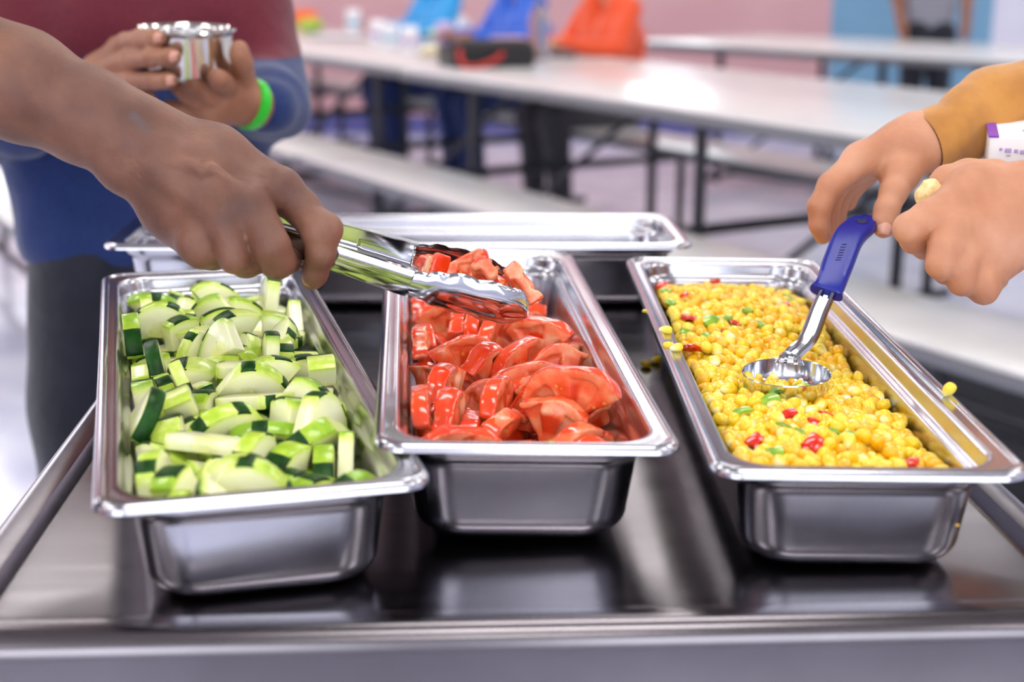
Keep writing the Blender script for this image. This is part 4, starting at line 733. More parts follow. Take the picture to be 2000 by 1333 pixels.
def tomato_mat():
    m_ = mat('tomato_flesh', srgb(224, 84, 52), 0.22, coat=0.5)
    n1 = noise_tex(m_, 70, 4); n2 = noise_tex(m_, 26, 2)
    def mth(op, a, b=None, c=None, clamp=False):
        n = N(m_, 'ShaderNodeMath', operation=op); n.use_clamp = clamp
        for k, v in enumerate((a, b, c)):
            if v is None: continue
            if isinstance(v, (int, float)): n.inputs[k].default_value = v
            else: L(m_, v, n.inputs[k])
        return n.outputs[0]
    tc0 = N(m_, 'ShaderNodeTexCoord'); sp = N(m_, 'ShaderNodeSeparateXYZ'); L(m_, tc0.outputs['Object'], sp.inputs[0])
    rad = mth('SQRT', mth('ADD', mth('MULTIPLY', sp.outputs[0], sp.outputs[0]), mth('MULTIPLY', sp.outputs[1], sp.outputs[1])))
    rad = mth('MULTIPLY_ADD', n1, .008, rad); rad = mth('SUBTRACT', rad, .004)
    lob = mth('COSINE', mth('MULTIPLY', mth('ARCTAN2', sp.outputs[1], sp.outputs[0]), 5.0))
    ring = mth('SUBTRACT', 1.0, mth('DIVIDE', mth('ABSOLUTE', mth('SUBTRACT', rad, .0185)), .0095), None, True)        # seed chambers between core and wall
    gel = mth('MULTIPLY', mth('MULTIPLY', ring, 2.2, None, True), mth('MULTIPLY_ADD', lob, 1.4, .55, True), None, True)
    base_c = ramp(m_, n1, [(.30, srgb(240, 92, 48)), (.46, srgb(248, 124, 78)), (.60, srgb(253, 162, 116)), (.74, srgb(255, 206, 168))])
    gel_c = ramp(m_, n2, [(.35, srgb(222, 56, 22)), (.60, srgb(238, 96, 34))])
    mg = N(m_, 'ShaderNodeMix', data_type='RGBA'); L(m_, gel, mg.inputs[0]); L(m_, base_c, mg.inputs[6]); L(m_, gel_c, mg.inputs[7]); c = mg.outputs[2]
    tc = N(m_, 'ShaderNodeTexCoord'); vo = N(m_, 'ShaderNodeTexVoronoi'); vo.inputs['Scale'].default_value = 150; L(m_, tc.outputs['Object'], vo.inputs[0])
    s = N(m_, 'ShaderNodeMapRange'); s.inputs['From Min'].default_value = .16; s.inputs['From Max'].default_value = .26; s.inputs['To Min'].default_value = 1; s.inputs['To Max'].default_value = 0; L(m_, vo.outputs['Distance'], s.inputs['Value'])
    g = N(m_, 'ShaderNodeMath', operation='GREATER_THAN'); L(m_, gel, g.inputs[0]); g.inputs[1].default_value = .45
    mu = N(m_, 'ShaderNodeMath', operation='MULTIPLY'); L(m_, s.outputs[0], mu.inputs[0]); L(m_, g.outputs[0], mu.inputs[1])
    mx = N(m_, 'ShaderNodeMix', data_type='RGBA'); L(m_, mu.outputs[0], mx.inputs[0]); L(m_, c, mx.inputs[6]); mx.inputs[7].default_value = srgb(222, 160, 70)
    L(m_, mx.outputs[2], bsdf(m_).inputs['Base Color']); bump(m_, n1, .5, .0015); bump(m_, noise_tex(m_, 420, 3), .35, .0008); bump(m_, mu.outputs[0], .6, .0008)
    b = bsdf(m_); b.inputs['Subsurface Weight'].default_value = .4; b.inputs['Subsurface Radius'].default_value = (1, .3, .15); b.inputs['Subsurface Scale'].default_value = .005
    return m_
M_tflesh = tomato_mat()
M_tskin = mottled('tomato_peel', srgb(234, 54, 18), srgb(248, 88, 30), 30, 0.16, coat=0.6)
def kernel_mat(name, lo, mid, tip):
    m_ = mat(name, mid, 0.25, coat=0.4)
    tc = N(m_, 'ShaderNodeTexCoord'); sx = N(m_, 'ShaderNodeSeparateXYZ'); L(m_, tc.outputs['Object'], sx.inputs[0])
    mr = N(m_, 'ShaderNodeMapRange'); mr.inputs['From Min'].default_value = -.005; mr.inputs['From Max'].default_value = .005; L(m_, sx.outputs[2], mr.inputs['Value'])
    L(m_, ramp(m_, mr.outputs[0], [(0, tip), (.28, lo), (.6, mid), (1, mid)]), bsdf(m_).inputs['Base Color'])
    b = bsdf(m_); b.inputs['Subsurface Weight'].default_value = .2; b.inputs['Subsurface Radius'].default_value = (1, .7, .15); b.inputs['Subsurface Scale'].default_value = .003
    return m_
M_kern = [kernel_mat('corn_yellow', srgb(255, 212, 50), srgb(255, 208, 14), srgb(255, 240, 170)), kernel_mat('corn_deep_yellow', srgb(255, 198, 30), srgb(255, 190, 4), srgb(255, 226, 110)),
          kernel_mat('corn_pale', srgb(255, 234, 120), srgb(255, 222, 60), srgb(255, 248, 214))]
M_red = mottled('red_pepper', srgb(206, 30, 24), srgb(232, 62, 34), 90, 0.2, coat=0.5)
M_green = mottled('green_pepper', srgb(120, 168, 40), srgb(158, 196, 62), 90, 0.25, coat=0.5)
def rowcol(x, y, hw=.066, hl=.25):
    c = ['against the left wall', 'left of the middle', 'in the middle', 'right of the middle', 'against the right wall'][min(4, max(0, int((x + hw) / (2 * hw) * 5)))]
    r = ['at the near end', 'beside the near end', 'in the nearer third', 'before halfway', 'halfway along', 'past halfway', 'two thirds along', 'towards far end', 'near the far end', 'at the far end'][min(9, max(0, int((y + hl) / (2 * hl) * 10)))]
    return c, r
USED = {}
def unique(label_fn, extras):
    for e in extras:
        s_ = label_fn(e)
        if s_ not in USED: USED[s_] = 1; return s_
    return label_fn(extras[-1])
CSHAPE = ['half slice, two peel patches', 'clipped half slice, two patches', 'quarter wedge, one patch', 'third slice, one peel patch', 'wide slice, small patches', 'square chunk, one peel patch', 'thick half-moon, large patch', 'small thick wedge, dark peel', 'long slice, broad dark peel', 'short block, small patch']
def place(root, M, row):
    root.matrix_world = M @ Matrix.Translation(row[1:4]) @ Quaternion(row[4:8]).to_matrix().to_4x4()
def cucumbers(rows):
    proto = {}
    for i in range(10):
        (v, f), pls = cuc_mesh(i)
        me = mesh('cucumber_slice', v, f); me.set_sharp_from_angle(angle=math.radians(50)); me.materials.append(M_cflesh)
        sms = []
        for sv, sf in pls: sm = mesh('peel', sv, sf); sm.materials.append(M_cskin); sms.append(sm)
        proto[i] = (me, sms)
    M = pan_matrix(*PANS['cucumber'])
    for r in rows:
        i = int(r[0]); o = obj('cucumber_slice', proto[i][0]); place(o, M, r)
        for sm in proto[i][1]: obj('peel', sm, None, o)
        c, d = rowcol(r[1], r[2])
        tag(o, unique(lambda e: 'cucumber %s, %s%s %s' % (CSHAPE[i], e, c, d), ['', 'low ', 'slanted ', 'deep ']), 'cucumber', 'cut cucumber in the left pan')
TSHAPE = ['thick tomato wedge', 'thin broad tomato slice', 'chunky tomato end piece', 'tomato slice third', 'narrow tomato wedge', 'quartered tomato slice', 'thick narrow tomato chunk', 'large half-round tomato slice']
TPROTO = {}
def tomato_piece(i, name='tomato_piece'):
    if i not in TPROTO:
        v, q, sk = tomato_mesh(i); a = sub(v, q, ~sk); b = sub(v, q, sk)
        me = bigmesh('tomato_flesh', *a); me.materials.append(M_tflesh); sm = bigmesh('tomato_skin', *b); sm.materials.append(M_tskin); TPROTO[i] = (me, sm)
    o = obj(name, TPROTO[i][0]); obj('skin', TPROTO[i][1], None, o); return o
def tomatoes(rows):
    M = pan_matrix(*PANS['tomato'])
    for r in rows:
        i = int(r[0]); o = tomato_piece(i); place(o, M, r); c, d = rowcol(r[1], r[2])
        tag(o, unique(lambda e: 'wet red %s, %s%s %s' % (TSHAPE[i], e, c, d), ['', 'low ', 'slanted ', 'deep ']), 'tomato', 'cut tomato in the middle pan')
PEP_RED = [(1328, 585), (1350, 628), (1380, 640), (1440, 642), (1410, 655), (1345, 690), (1583, 788), (1540, 812), (1605, 815), (1580, 832), (1560, 886), (1770, 906), (1312, 542), (1405, 552), (1470, 880), (1532, 600), (1598, 868), (1345, 622)]
PEP_GREEN = [(1300, 577), (1306, 602), (1348, 652), (1372, 660), (1378, 685), (1385, 628), (1410, 692), (1430, 766), (1445, 812), (1527, 832), (1552, 766), (1562, 852), (1590, 887), (1660, 858), (1512, 882), (1460, 605), (1486, 642), (1546, 605), (1552, 578), (1412, 622), (1572, 855), (1500, 800), (1620, 850)]
def corn_lift(x, y):
    s_ = max(0.0, min(1.0, (y + .02) / .24)); return .0125 * s_ * s_ * (3 - 2 * s_) + .002
def corn(rows):
    M = pan_matrix(*PANS['corn']); rng = random.Random(4)
    km = []; kd = []
    for i in range(4):
        v, f = kernel_mesh(i); v = [(a * 1.2, b * 1.24, c * 1.14) for a, b, c in v]; kd.append((np.array(v), f))
        km.append([(lambda me: (me.materials.append(mm), me)[1])(mesh('corn_kernel', v, f)) for mm in M_kern])
    dm = []
    for i in range(4):
        v, f = dice_mesh(i); pr = []
        for mm in (M_red, M_green): me = mesh('pepper', v, f); me.materials.append(mm); me.set_sharp_from_angle(angle=math.radians(50)); pr.append(me)
        dm.append(pr)
    rows = [(r[0], r[1] * .965, r[2] * .98, r[3] + corn_lift(r[1], r[2])) + tuple(r[4:8]) for r in rows]
    # kernels that are in fact bits of pepper
    swap = {}
    pos = [M @ Vector(r[1:4]) for r in rows]
    def pix(p): d = np.array(p) - CAM; z_ = d @ _F; return (1000 + FPX * (d @ _X) / z_, 666.5 + FPX * (d @ _D) / z_)
    px_ = [pix(p) for p in pos]
    for col, pts in ((0, PEP_RED), (1, PEP_GREEN)):
        for (a, b) in pts:
            best = min((k for k in range(min(len(rows), 560)) if k not in swap and rows[k][0] < 10), key=lambda k: (px_[k][0] - a) ** 2 + (px_[k][1] - b) ** 2); swap[best] = col
    new = []
    for k, r in enumerate(rows):
        if k in swap:
            q = Euler((rng.uniform(-.5, .5), rng.uniform(-.5, .5), rng.uniform(0, 6.28))).to_quaternion(); new.append(((20 if swap[k] == 0 else 30) + k % 4, r[1], r[2], r[3] + .0025) + tuple(q))
        elif r[0] < 10: new.append(r)
    rows = new
    nk = 0; V = []; F = []; MI = []; nv = 0
    for r in rows:
        i = int(r[0]); mi = rng.choice([0, 0, 0, 1, 1, 2, 2])
        if i >= 10:
            red = i < 30; i = i % 10; c, d = rowcol(r[1], r[2])
            o = obj('red_pepper_piece' if red else 'green_pepper_piece', dm[i][0 if red else 1]); place(o, M, r)
            nm = ['small', 'narrow', 'broad', 'tiny'][i]
            tag(o, unique(lambda e: '%s %s pepper bit, %s%s %s' % (nm, 'red' if red else 'green', e, c, d), ['', 'lower, ', 'flat, ']), 'pepper', 'diced %s pepper in the corn' % ('red' if red else 'green'))
        elif nk < 300:
            o = obj('corn_kernel', km[i][mi]); place(o, M, r); nk += 1
            tag(o, 'plump yellow corn kernel on top of the heap in the right pan', 'corn kernel', 'corn kernels on top of the heap')
        else:
            R = Quaternion(r[4:8]).to_matrix(); v = kd[i][0] @ np.array(R).T + np.array(r[1:4]); V.append(v); F += [tuple(k + nv for k in q) for q in kd[i][1]]; nv += len(v); MI += [mi] * len(kd[i][1])
    nx, ny = 26, 100; v = []
    for a in range(nx + 1):
        for b in range(ny + 1):
            x = -.054 + .108 * a / nx; y = -.238 + .476 * b / ny; edge = min(a, nx - a, b, ny - b)
            v.append((x, y, corn_height(x, y) + corn_lift(x, y) - .0085 - (.004 if edge == 0 else 0)))
    for a in range(nx):
        for b in range(ny): q = a * (ny + 1) + b + nv; F.append((q, q + ny + 1, q + ny + 2, q + 1)); MI.append(1)
    V.append(np.array(v))
    me = mesh('corn_heap', np.concatenate(V), F, True, M_kern, MI)
    o = obj('corn_heap', me); o.matrix_world = M
    tag(o, 'heap of yellow corn kernels filling the right steel pan', 'corn', kind='stuff')
cucumbers(unpack(D_CUC)); tomatoes(unpack(D_TOM)); corn(unpack(D_CORN))

# ---------------- tongs, ladle, cup ----------------
M_tong = steel('tong_steel', srgb(214, 216, 222), 0.10, (1, 1, 1), 30, 0.06, 0.02)
def bez(pts, n):
    """smooth curve through points (Catmull-Rom)"""
    P = [Vector(p) for p in pts]; P = [P[0] * 2 - P[1]] + P + [P[-1] * 2 - P[-2]]; out = []
    for i in range(1, len(P) - 2):
        for k in range(n):
            t = k / n; a, b, c, d = P[i - 1], P[i], P[i + 1], P[i + 2]
            out.append(.5 * ((2 * b) + (c - a) * t + (2 * a - 5 * b + 4 * c - d) * t * t + (3 * b - a - 3 * c + d) * t ** 3))
    out.append(P[-2]); return out
def tong_arm(pts, nrm, head, parent, label):
    """pts: path of the arm, nrm: outward direction, head: path of the scalloped head"""
    path = bez(pts, 8); n = len(path); rings = []; nrm = Vector(nrm).normalized()
    for i, p in enumerate(path):
        t = (path[min(i + 1, n - 1)] - path[max(i - 1, 0)]).normalized(); u = (nrm - t * nrm.dot(t)).normalized(); s = t.cross(u)
        f_ = i / (n - 1); w_ = .0065 + .0025 * f_; d = .0050; th = .0008
        prof = [(-w_, -d), (-w_, -.001), (-w_ * .86, 0), (0, .0004), (w_ * .86, 0), (w_, -.001), (w_, -d), (w_ - th, -d), (w_ - th, -.0015), (w_ * .8, -th), (0, -th), (-w_ * .8, -th), (-w_ + th, -.0015), (-w_ + th, -d)]
        rings.append([p + s * a + u * b for a, b in prof])
    a = MB().loft(rings, True, True, True).build('arm', M_tong, parent)
    hp = bez(head, 12); n = len(hp); v = []; f = []; nv = 20
    for side in (0, 1):
        for i, p in enumerate(hp):
            t = (hp[min(i + 1, n - 1)] - hp[max(i - 1, 0)]).normalized(); u = (nrm - t * nrm.dot(t)).normalized(); s = t.cross(u)
            q = i / (n - 1); W = (.0085 + .0065 * min(1, q * 2.2)) * (1 if q < .82 else math.sqrt(max(0.0, 1 - ((q - .82) / .18) ** 2)) * .9 + .1)
            sc = 1 + .13 * (abs(math.sin(q * PI * 5.0)) - .6) * min(1, q * 5); dp = .0055 * (W / .015)
            for k in range(nv + 1):
                x = -1 + 2 * k / nv; v.append(p + s * (W * (1 + (sc - 1) * abs(x) ** 3) * x) - u * (dp * x * x * (1 + .25 * abs(x)) + (.0009 if side else 0)) - u * (.004 * max(0, q - .8) / .2))
    m_ = n * (nv + 1)
    for i in range(n - 1):
        for k in range(nv):
            b = i * (nv + 1) + k; f.append((b, b + 1, b + nv + 2, b + nv + 1)); f.append((m_ + b, m_ + b + nv + 1, m_ + b + nv + 2, m_ + b + 1))
        for k in (0, nv):
            b = i * (nv + 1) + k; f.append((b, b + nv + 1, m_ + b + nv + 1, m_ + b))
    for i in (0, n - 1):
        for k in range(nv): b = i * (nv + 1) + k; f.append((b, m_ + b, m_ + b + 1, b + 1))
    h = obj('scalloped_head', mesh('head', v, f), M_tong, parent)
    return a, h
TB = at(300, 392, .905)
tg = empty('serving_tongs', (0, 0, 0))
tag(tg, 'stainless steel scalloped tongs held over the tomatoes by the dark-skinned hand', 'tongs')
nA = [at(300, 394, .904), at(430, 436, .890), at(570, 484, .877), at(700, 528, .874), at(800, 562, .874)]
nF = [at(300, 388, .908), at(430, 392, .922), at(560, 424, .936), at(700, 462, .945), at(812, 494, .950)]
outv = ((nA[3] - nF[3]).normalized() + Vector((0, 0, -.45))).normalized()
tong_arm(nA, outv, [at(795, 561, .874), at(850, 578, .8735), at(940, 600, .876), at(1030, 628, .884)], tg, '')
tong_arm(nF, (nF[3] - nA[3]).normalized() + Vector((0, 0, .25)), [at(806, 493, .950), at(855, 503, .953), at(940, 532, .956), at(1015, 566, .955)], tg, '')
MB().tube([TB + Vector((0, -.006, -.009)), TB + Vector((0, .006, .009))], .0045, 14).build('hinge', M_tong, tg)
# tomato pieces gripped by the tongs
for (i, px, py, zc, rx, ry, rz, sc_, lb) in ((6, 922, 520, .905, 1.2, .35, .4, 1.0, 'blocky red tomato chunk standing upright in the tongs'), (2, 965, 552, .893, .9, -.5, 2.4, 1.0, 'tomato wedge with pale core lying in the tongs'),
                                        (0, 1012, 548, .908, .5, .9, .9, .9, 'red tomato piece at the tip of the tongs'), (4, 838, 522, .925, 1.2, .2, -1.1, .95, 'pale pink tomato wedge deep between the tong arms'), (1, 900, 545, .92, 1.0, .6, -.2, .75, 'tomato slice squeezed between the tong heads')):
    o = tomato_piece(i); R = Euler((rx, ry, rz)).to_matrix().to_4x4()
    c = R @ Vector((.018, 0, 0)) * sc_
    o.matrix_world = Matrix.Translation(at(px, py, zc) - c) @ R @ Matrix.Scale(sc_, 4)
    tag(o, lb, 'tomato', 'tomato held in the tongs')
# ---- ladle with blue grip ----
M_blue_grip = mat('blue_grip', srgb(8, 26, 140), 0.34, spec=0.35)
ld = empty('portion_ladle', (0, 0, 0)); tag(ld, 'short steel portion ladle with bright blue grip resting in the corn', 'ladle')
LC = at(1536, 728, .905); tilt = Vector((-.02, -.05, 1)).normalized()
cup = MB(); r_ = .0275
prof = [(0, -.0235), (.010, -.0230), (.018, -.0205), (.0235, -.0150), (.0262, -.0080), (r_ - .0004, 0), (r_, .0004), (r_ + .0004, 0), (.0271, -.0080), (.0245, -.0155), (.0187, -.0214), (.0104, -.0240), (0, -.0245)]
cup.lathe(prof, LC, 48, tilt).build('cup', M_tong, ld)
hp = bez([LC + Vector((.007, .0245, -.0015)), LC + Vector((.0085, .0275, .004)), at(1578, 662, .942), at(1600, 607, .960), at(1625, 552, .978)], 6); n = len(hp); rings = []
side = Vector((1, -.15, 0)).normalized()
for i, p in enumerate(hp):
    t = (hp[min(i + 1, n - 1)] - hp[max(i - 1, 0)]).normalized(); s = (side - t * side.dot(t)).normalized(); u = s.cross(t)
    q = i / (n - 1); w_ = .0062 + .0035 * max(0, 1 - q * 4); h = .0026
    prof = [(-w_, 0), (-w_ * .8, h * .8), (-w_ * .5, h), (-w_ * .22, h * .1), (w_ * .22, h * .1), (w_ * .5, h), (w_ * .8, h * .8), (w_, 0), (w_ * .8, -.0012), (w_ * .5, h - .0014), (0, -.0012), (-w_ * .5, h - .0014), (-w_ * .8, -.0012)]
    rings.append([p + s * a + u * b for a, b in prof])
MB().loft(rings, True, True, True).build('shaft', M_tong, ld)
gp = bez([at(1614, 572, .972), at(1623, 554, .977), at(1638, 512, .992), at(1660, 462, 1.012), at(1698, 430, 1.034)], 10); n = len(gp); rings = []
for i, p in enumerate(gp):
    t = (gp[min(i + 1, n - 1)] - gp[max(i - 1, 0)]).normalized(); s = (side - t * side.dot(t)).normalized(); u = s.cross(t)
    q = i / (n - 1); w_ = .0105 * (1 + .10 * max(0, 1 - q * 6) - .10 * math.sin(min(1, q * 2.2) * PI) * .6 + .05 * q); d = .0055
    if q > .86: w_ *= math.sqrt(max(.02, 1 - ((q - .86) / .145) ** 2))
    ring = []
    for k in range(20):
        a = 2 * PI * k / 20; ca, sa = math.cos(a), math.sin(a)
        ring.append(p + s * (w_ * math.copysign(abs(ca) ** .55, ca)) + u * (d * math.copysign(abs(sa) ** .6, sa) * (1 - .35 * (sa > .5) * (abs(ca) < .6))))
    rings.append(ring)
grip = MB().loft(rings, True, True, True).build('grip', M_blue_grip, ld)
M_bluedark = mat('grip_recess', srgb(10, 18, 80), 0.5)
p = gp[-5]; t = (gp[-1] - gp[-9]).normalized(); s = (side - t * side.dot(t)).normalized(); u = s.cross(t)
MB().lathe([(0, .0046), (.0034, .0047), (.0042, .0040), (.0042, .003)], p, 20, u).build('hang_hole', M_bluedark, ld)
for i in range(7):                                           # worn raised lettering on the grip
    p = gp[19 + i]; t = (gp[20 + i] - gp[18 + i]).normalized(); s = (side - t * side.dot(t)).normalized(); u = s.cross(t)
    MB().tube([p + u * .0036 - s * .0018, p + u * .0036 + s * .0016 + t * .0010], .00042, 6).build('worn_lettering', M_bluedark, ld)
# kernels in the ladle and on the rims
kme = kernel_mesh(0); kk = mesh('corn_kernel', *kme); kk.materials.append(M_kern[2]); ky = mesh('corn_kernel', *kme); ky.materials.append(M_kern[0])
def loose(name, me, p, rot, label, cat='corn kernel', group=None, z=None):
    o = obj(name, me, None, None, p, rot); tag(o, label, cat, group); return o
loose('corn_kernel', kk, LC + Vector((-.004, .002, -.019)), (1.5, .3, .4), 'pale corn kernel left in the bottom of the ladle')
loose('corn_kernel', kk, LC + Vector((.015, .004, -.014)), (1.2, .9, 1.4), 'corn kernel on the side of the ladle cup')
RZ = CART_Z + PAN_H
for (px, py, z_, rot, me, lb) in ((1300, 645, RZ + .0025, (1.57, .2, 1.4), kk, 'corn kernel lying on the left rim of the corn pan, farther of three'), (1305, 676, RZ + .0022, (1.5, .1, .4), ky, 'corn kernel on the left rim of the corn pan, middle of three'),
                                  (1320, 680, RZ + .0025, (1.57, .5, 2.2), kk, 'whitish corn kernel on the left rim of the corn pan, nearest of three'), (1261, 711, CART_Z + .003, (1.57, .2, .8), ky, 'dim yellow corn kernel fallen on the cart, left of two'),
                                  (1281, 703, CART_Z + .003, (1.57, .4, 2.0), ky, 'dim yellow corn kernel fallen on the cart, right of two'), (1853, 762, RZ + .0035, (.4, .3, .5), kk, 'lone pale corn kernel on the right rim of the corn pan'),
                                  (1259, 608, RZ - .001, (1.2, .3, .5), kk, 'corn crumb stuck on the outer left rim of the corn pan')):
    o = loose('corn_kernel', me, atz(px, py, z_), rot, lb)
    if 'crumb' in lb: o.scale = (.45, .45, .45)
dg = dice_mesh(3); dgm = mesh('green_pepper_piece', *dg); dgm.materials.append(M_green)
for (px, py, z_, lb, sc_) in ((1075, 866, RZ + .0012, 'small green pepper scrap on the near rim of the tomato pan', .6),):
    o = loose('green_pepper_piece', dgm, atz(px, py, z_), (0, .1, 1.2), lb, 'pepper'); o.scale = (1.0 * sc_ * 1.6, sc_, sc_)

# ---------------- cafeteria tables with fixed benches ----------------
M_top = mottled('table_laminate', srgb(214, 212, 212), srgb(222, 220, 220), 8, 0.24, coat=0.15)
M_edge = mat('table_edge_grey', srgb(112, 114, 120), 0.35, metal=0.3)
M_leg = mat('table_frame_dark', srgb(62, 62, 68), 0.4, metal=0.4)
def table(name, label, org, ang, length, n0, n1, benches, posts, zt=.75, zb=.43):
    """org: a point of the near edge line; ang: direction of the long side; n0..n1 table depth; benches (from, to) measured the same way"""
    t = empty(name, (org[0], org[1], 0), ang); tag(t, label, 'table', 'cafeteria tables with fixed benches')
    def slabs(y0, y1, z, nm, th=.028, x0=0, x1=length):
        MB().box(((x0 + x1) / 2, (y0 + y1) / 2, z - .006), (x1 - x0, y1 - y0, .012), 0, .005).build(nm, M_top, t)
        e = MB(); e.box(((x0 + x1) / 2, (y0 + y1) / 2, z - .012 - th / 2), (x1 - x0 + .004, y1 - y0 + .004, th), 0, .006); e.build(nm.replace('_top', '') + '_edge', M_edge, t)
    slabs(n0, n1, zt, 'table_top', .034)
    for b in benches: slabs(b[0], b[1], zb, 'bench_top', .030)
    for yy in (n0 + .25, n1 - .25):
        MB().tube([(posts[0], yy if n1 - n0 > .5 else (n0 + n1) / 2, .07), (posts[-1], yy if n1 - n0 > .5 else (n0 + n1) / 2, .07)], .016, 8).build('floor_rail', M_leg, t)
    for x in posts:
        for y in (n0 + .14 * (1 if n1 > n0 else -1), n1 - .14 * (1 if n1 > n0 else -1)):
            MB().tube([(x, y, .03), (x, y, zt - .04)], .020, 10).build('leg', M_leg, t)
        ys = [n0, n1] + [v for b in benches for v in b]
        MB().tube([(x, min(ys) + .05, .06), (x, max(ys) - .05, .06)], .018, 8).build('floor_bar', M_leg, t)
        MB().tube([(x, min(ys) + .08, zb - .06), (x, max(ys) - .08, zb - .06)], .018, 8).build('bench_bar', M_leg, t)
        MB().tube([(x + .02, n0 + .2 * (1 if n1 > n0 else -1), .10), (x + .55, (n0 + n1) / 2, zt - .08)], .012, 8).build('brace', M_leg, t)
        for b in benches:
            yb = (b[0] + b[1]) / 2; MB().tube([(x, yb, .03), (x, yb, zb - .04)], .018, 10).build('bench_leg', M_leg, t)
            MB().lathe([(0, 0), (.026, 0), (.026, .03), (0, .03)], (x, yb, 0), 14).build('foot', M_black, t)
    return t
DA = math.radians(120.5 - 180)      # local x runs from far left to near right; local y = away from the camera
def oa(x, y): return (x, y)
# middle table: starts at its joint with the next one
table('cafeteria_table', 'long grey-white cafeteria table with black lunch tray at its far end', (-0.45, 5.72), DA, 4.6, 0, 1.12, [(-.43, -.11), (.98, 1.28)], [.35, 1.75, 3.1, 4.3])
table('cafeteria_table', 'grey-white cafeteria table with milk cartons, directly beyond the middle one', (-2.295, 8.835), DA, 3.58, 0.02, 1.12, [(-.43, -.11), (.98, 1.28)], [.5, 1.7, 3.1])
table('cafeteria_table', 'empty white cafeteria table before the blue and pink wall', (0.62, 7.86), math.radians(-44.4), 4.6, 0, 1.25, [(1.1, 1.35)], [.5, 1.45, 2.9, 4.2])
_c = atz(20, 436, .43)
def long_bench(label, org, ang, length, w_, z=.43):
    t = empty('long_bench', (org[0], org[1], 0), ang); tag(t, label, 'bench')
    MB().box((length / 2, w_ / 2, z - .006), (length, w_, .012), 0, .005).build('bench_top', M_top, t)
    MB().box((length / 2, w_ / 2, z - .027), (length + .004, w_ + .004, .03), 0, .006).build('bench_edge', M_edge, t)
    for x in (.3, length - .3):
        for y in (.06, w_ - .06): MB().tube([(x, y, 0), (x, y, z - .04)], .016, 10).build('leg', M_leg, t)
    MB().tube([(.3, w_ / 2, .12), (length - .3, w_ / 2, .12)], .014, 8).build('rail', M_leg, t)
    return t
long_bench('pale long bench at the left edge behind the person with the cup', (_c.x - .5075 * 2.2, _c.y + .8616 * 2.2), DA, 2.6, .40)
mt = MB().box((0, 0, .005), (2.0, 1.15, .008), 0, .003).build('floor_shade_sheet', mottled('charcoal_floor_shade', srgb(64, 66, 74), srgb(76, 78, 86), 30, .8), None, True, (1.28, 3.72, 0), (0, 0, DA))  # added dark sheet, stands in for the shadowed floor beyond the cart
tag(mt, 'large charcoal sheet added as floor shade right of the serving cart', 'mat')
# ---- things on the tables ----
def tz(px, py, z=.75): p = atz(px, py, z); return p
M_white = mat('white_card', srgb(232, 230, 236), 0.5); M_cream = mat('cream_paper', srgb(226, 212, 180), 0.6)
M_orange = mat('orange_wrap', srgb(238, 110, 50), 0.4); M_lime = mat('lime_wrap', srgb(166, 196, 70), 0.4); M_purple = mat('purple_wrap', srgb(120, 60, 160), 0.4)
M_trayblk = mat('black_plastic', srgb(24, 24, 26), 0.45); M_redstrap = mat('red_strap', srgb(190, 40, 36), 0.5); M_cyan = mat('pale_blue_plastic', srgb(150, 196, 216), 0.3)
M_lilac = mat('lilac_print', srgb(196, 172, 214), 0.5); M_glass = mat('clear_plastic', srgb(200, 206, 214), 0.1, trans=0.75, ior=1.3)
def carton(px, py, w_, h, mt, band, label, rz=.3):
    t = empty('milk_carton', tz(px, py), rz); tag(t, label, 'carton', 'cartons on the lunch tables')
    MB().box((0, 0, h * .4), (w_, w_, h * .8), 0, .004).build('body', mt, t)
    b = MB(); b.loft([[(-w_ / 2, -w_ / 2, h * .8), (w_ / 2, -w_ / 2, h * .8), (w_ / 2, w_ / 2, h * .8), (-w_ / 2, w_ / 2, h * .8)], [(-w_ / 2, -.002, h), (w_ / 2, -.002, h), (w_ / 2, .002, h), (-w_ / 2, .002, h)]], True, False, True); b.build('gable_top', mt, t, smooth=False)
    MB().box((0, 0, h * .42), (w_ + .002, w_ + .002, h * .22), 0, .002).build('printed_band', band, t)
def bottle(px, py, r, h, mt, capm, label, cat='bottle'):
    t = empty('bottle', tz(px, py)); tag(t, label, cat)
    MB().lathe([(0, 0), (r * .9, 0), (r, .01), (r, h * .62), (r * .95, h * .7), (r * .42, h * .86), (r * .4, h * .93), (0, h * .93)], n=20).build('body', mt, t)
    MB().lathe([(0, h * .9), (r * .48, h * .9), (r * .48, h), (0, h)], n=16).build('cap', capm, t)
def pouch(px, py, w_, d, h, mt, label, rz=0, cat='wrapper', name='snack_bag'):
    v = []; f = []; n = 9
    for s in (1, -1):
        for a in range(n):
            for b in range(n):
                u, q = a / (n - 1) * 2 - 1, b / (n - 1) * 2 - 1; e = (1 - u ** 4) * (1 - q ** 4)
                v.append((u * w_ / 2 * (1 - .08 * q * q), q * d / 2 * (1 - .1 * u * u), h * .5 + s * h * .5 * e ** .5 * (1 + .12 * math.sin(5 * u + 3 * q)) + 0))
    g = lambda s, a, b: s * n * n + a * n + b
    for a in range(n - 1):
        for b in range(n - 1): f.append((g(0, a, b), g(0, a + 1, b), g(0, a + 1, b + 1), g(0, a, b + 1))); f.append((g(1, a, b), g(1, a, b + 1), g(1, a + 1, b + 1), g(1, a + 1, b)))
    p = tz(px, py); o = obj(name, mesh('pouch', v, f), mt, None, (p.x, p.y, .752), (0, 0, rz)); tag(o, label, cat)
tr = empty('lunch_tray', tz(950, 128), .35); tag(tr, 'black open lunch box with a red strap on the middle table', 'lunch box')
bb = MB(); W_, D_, H_ = .17, .12, .075
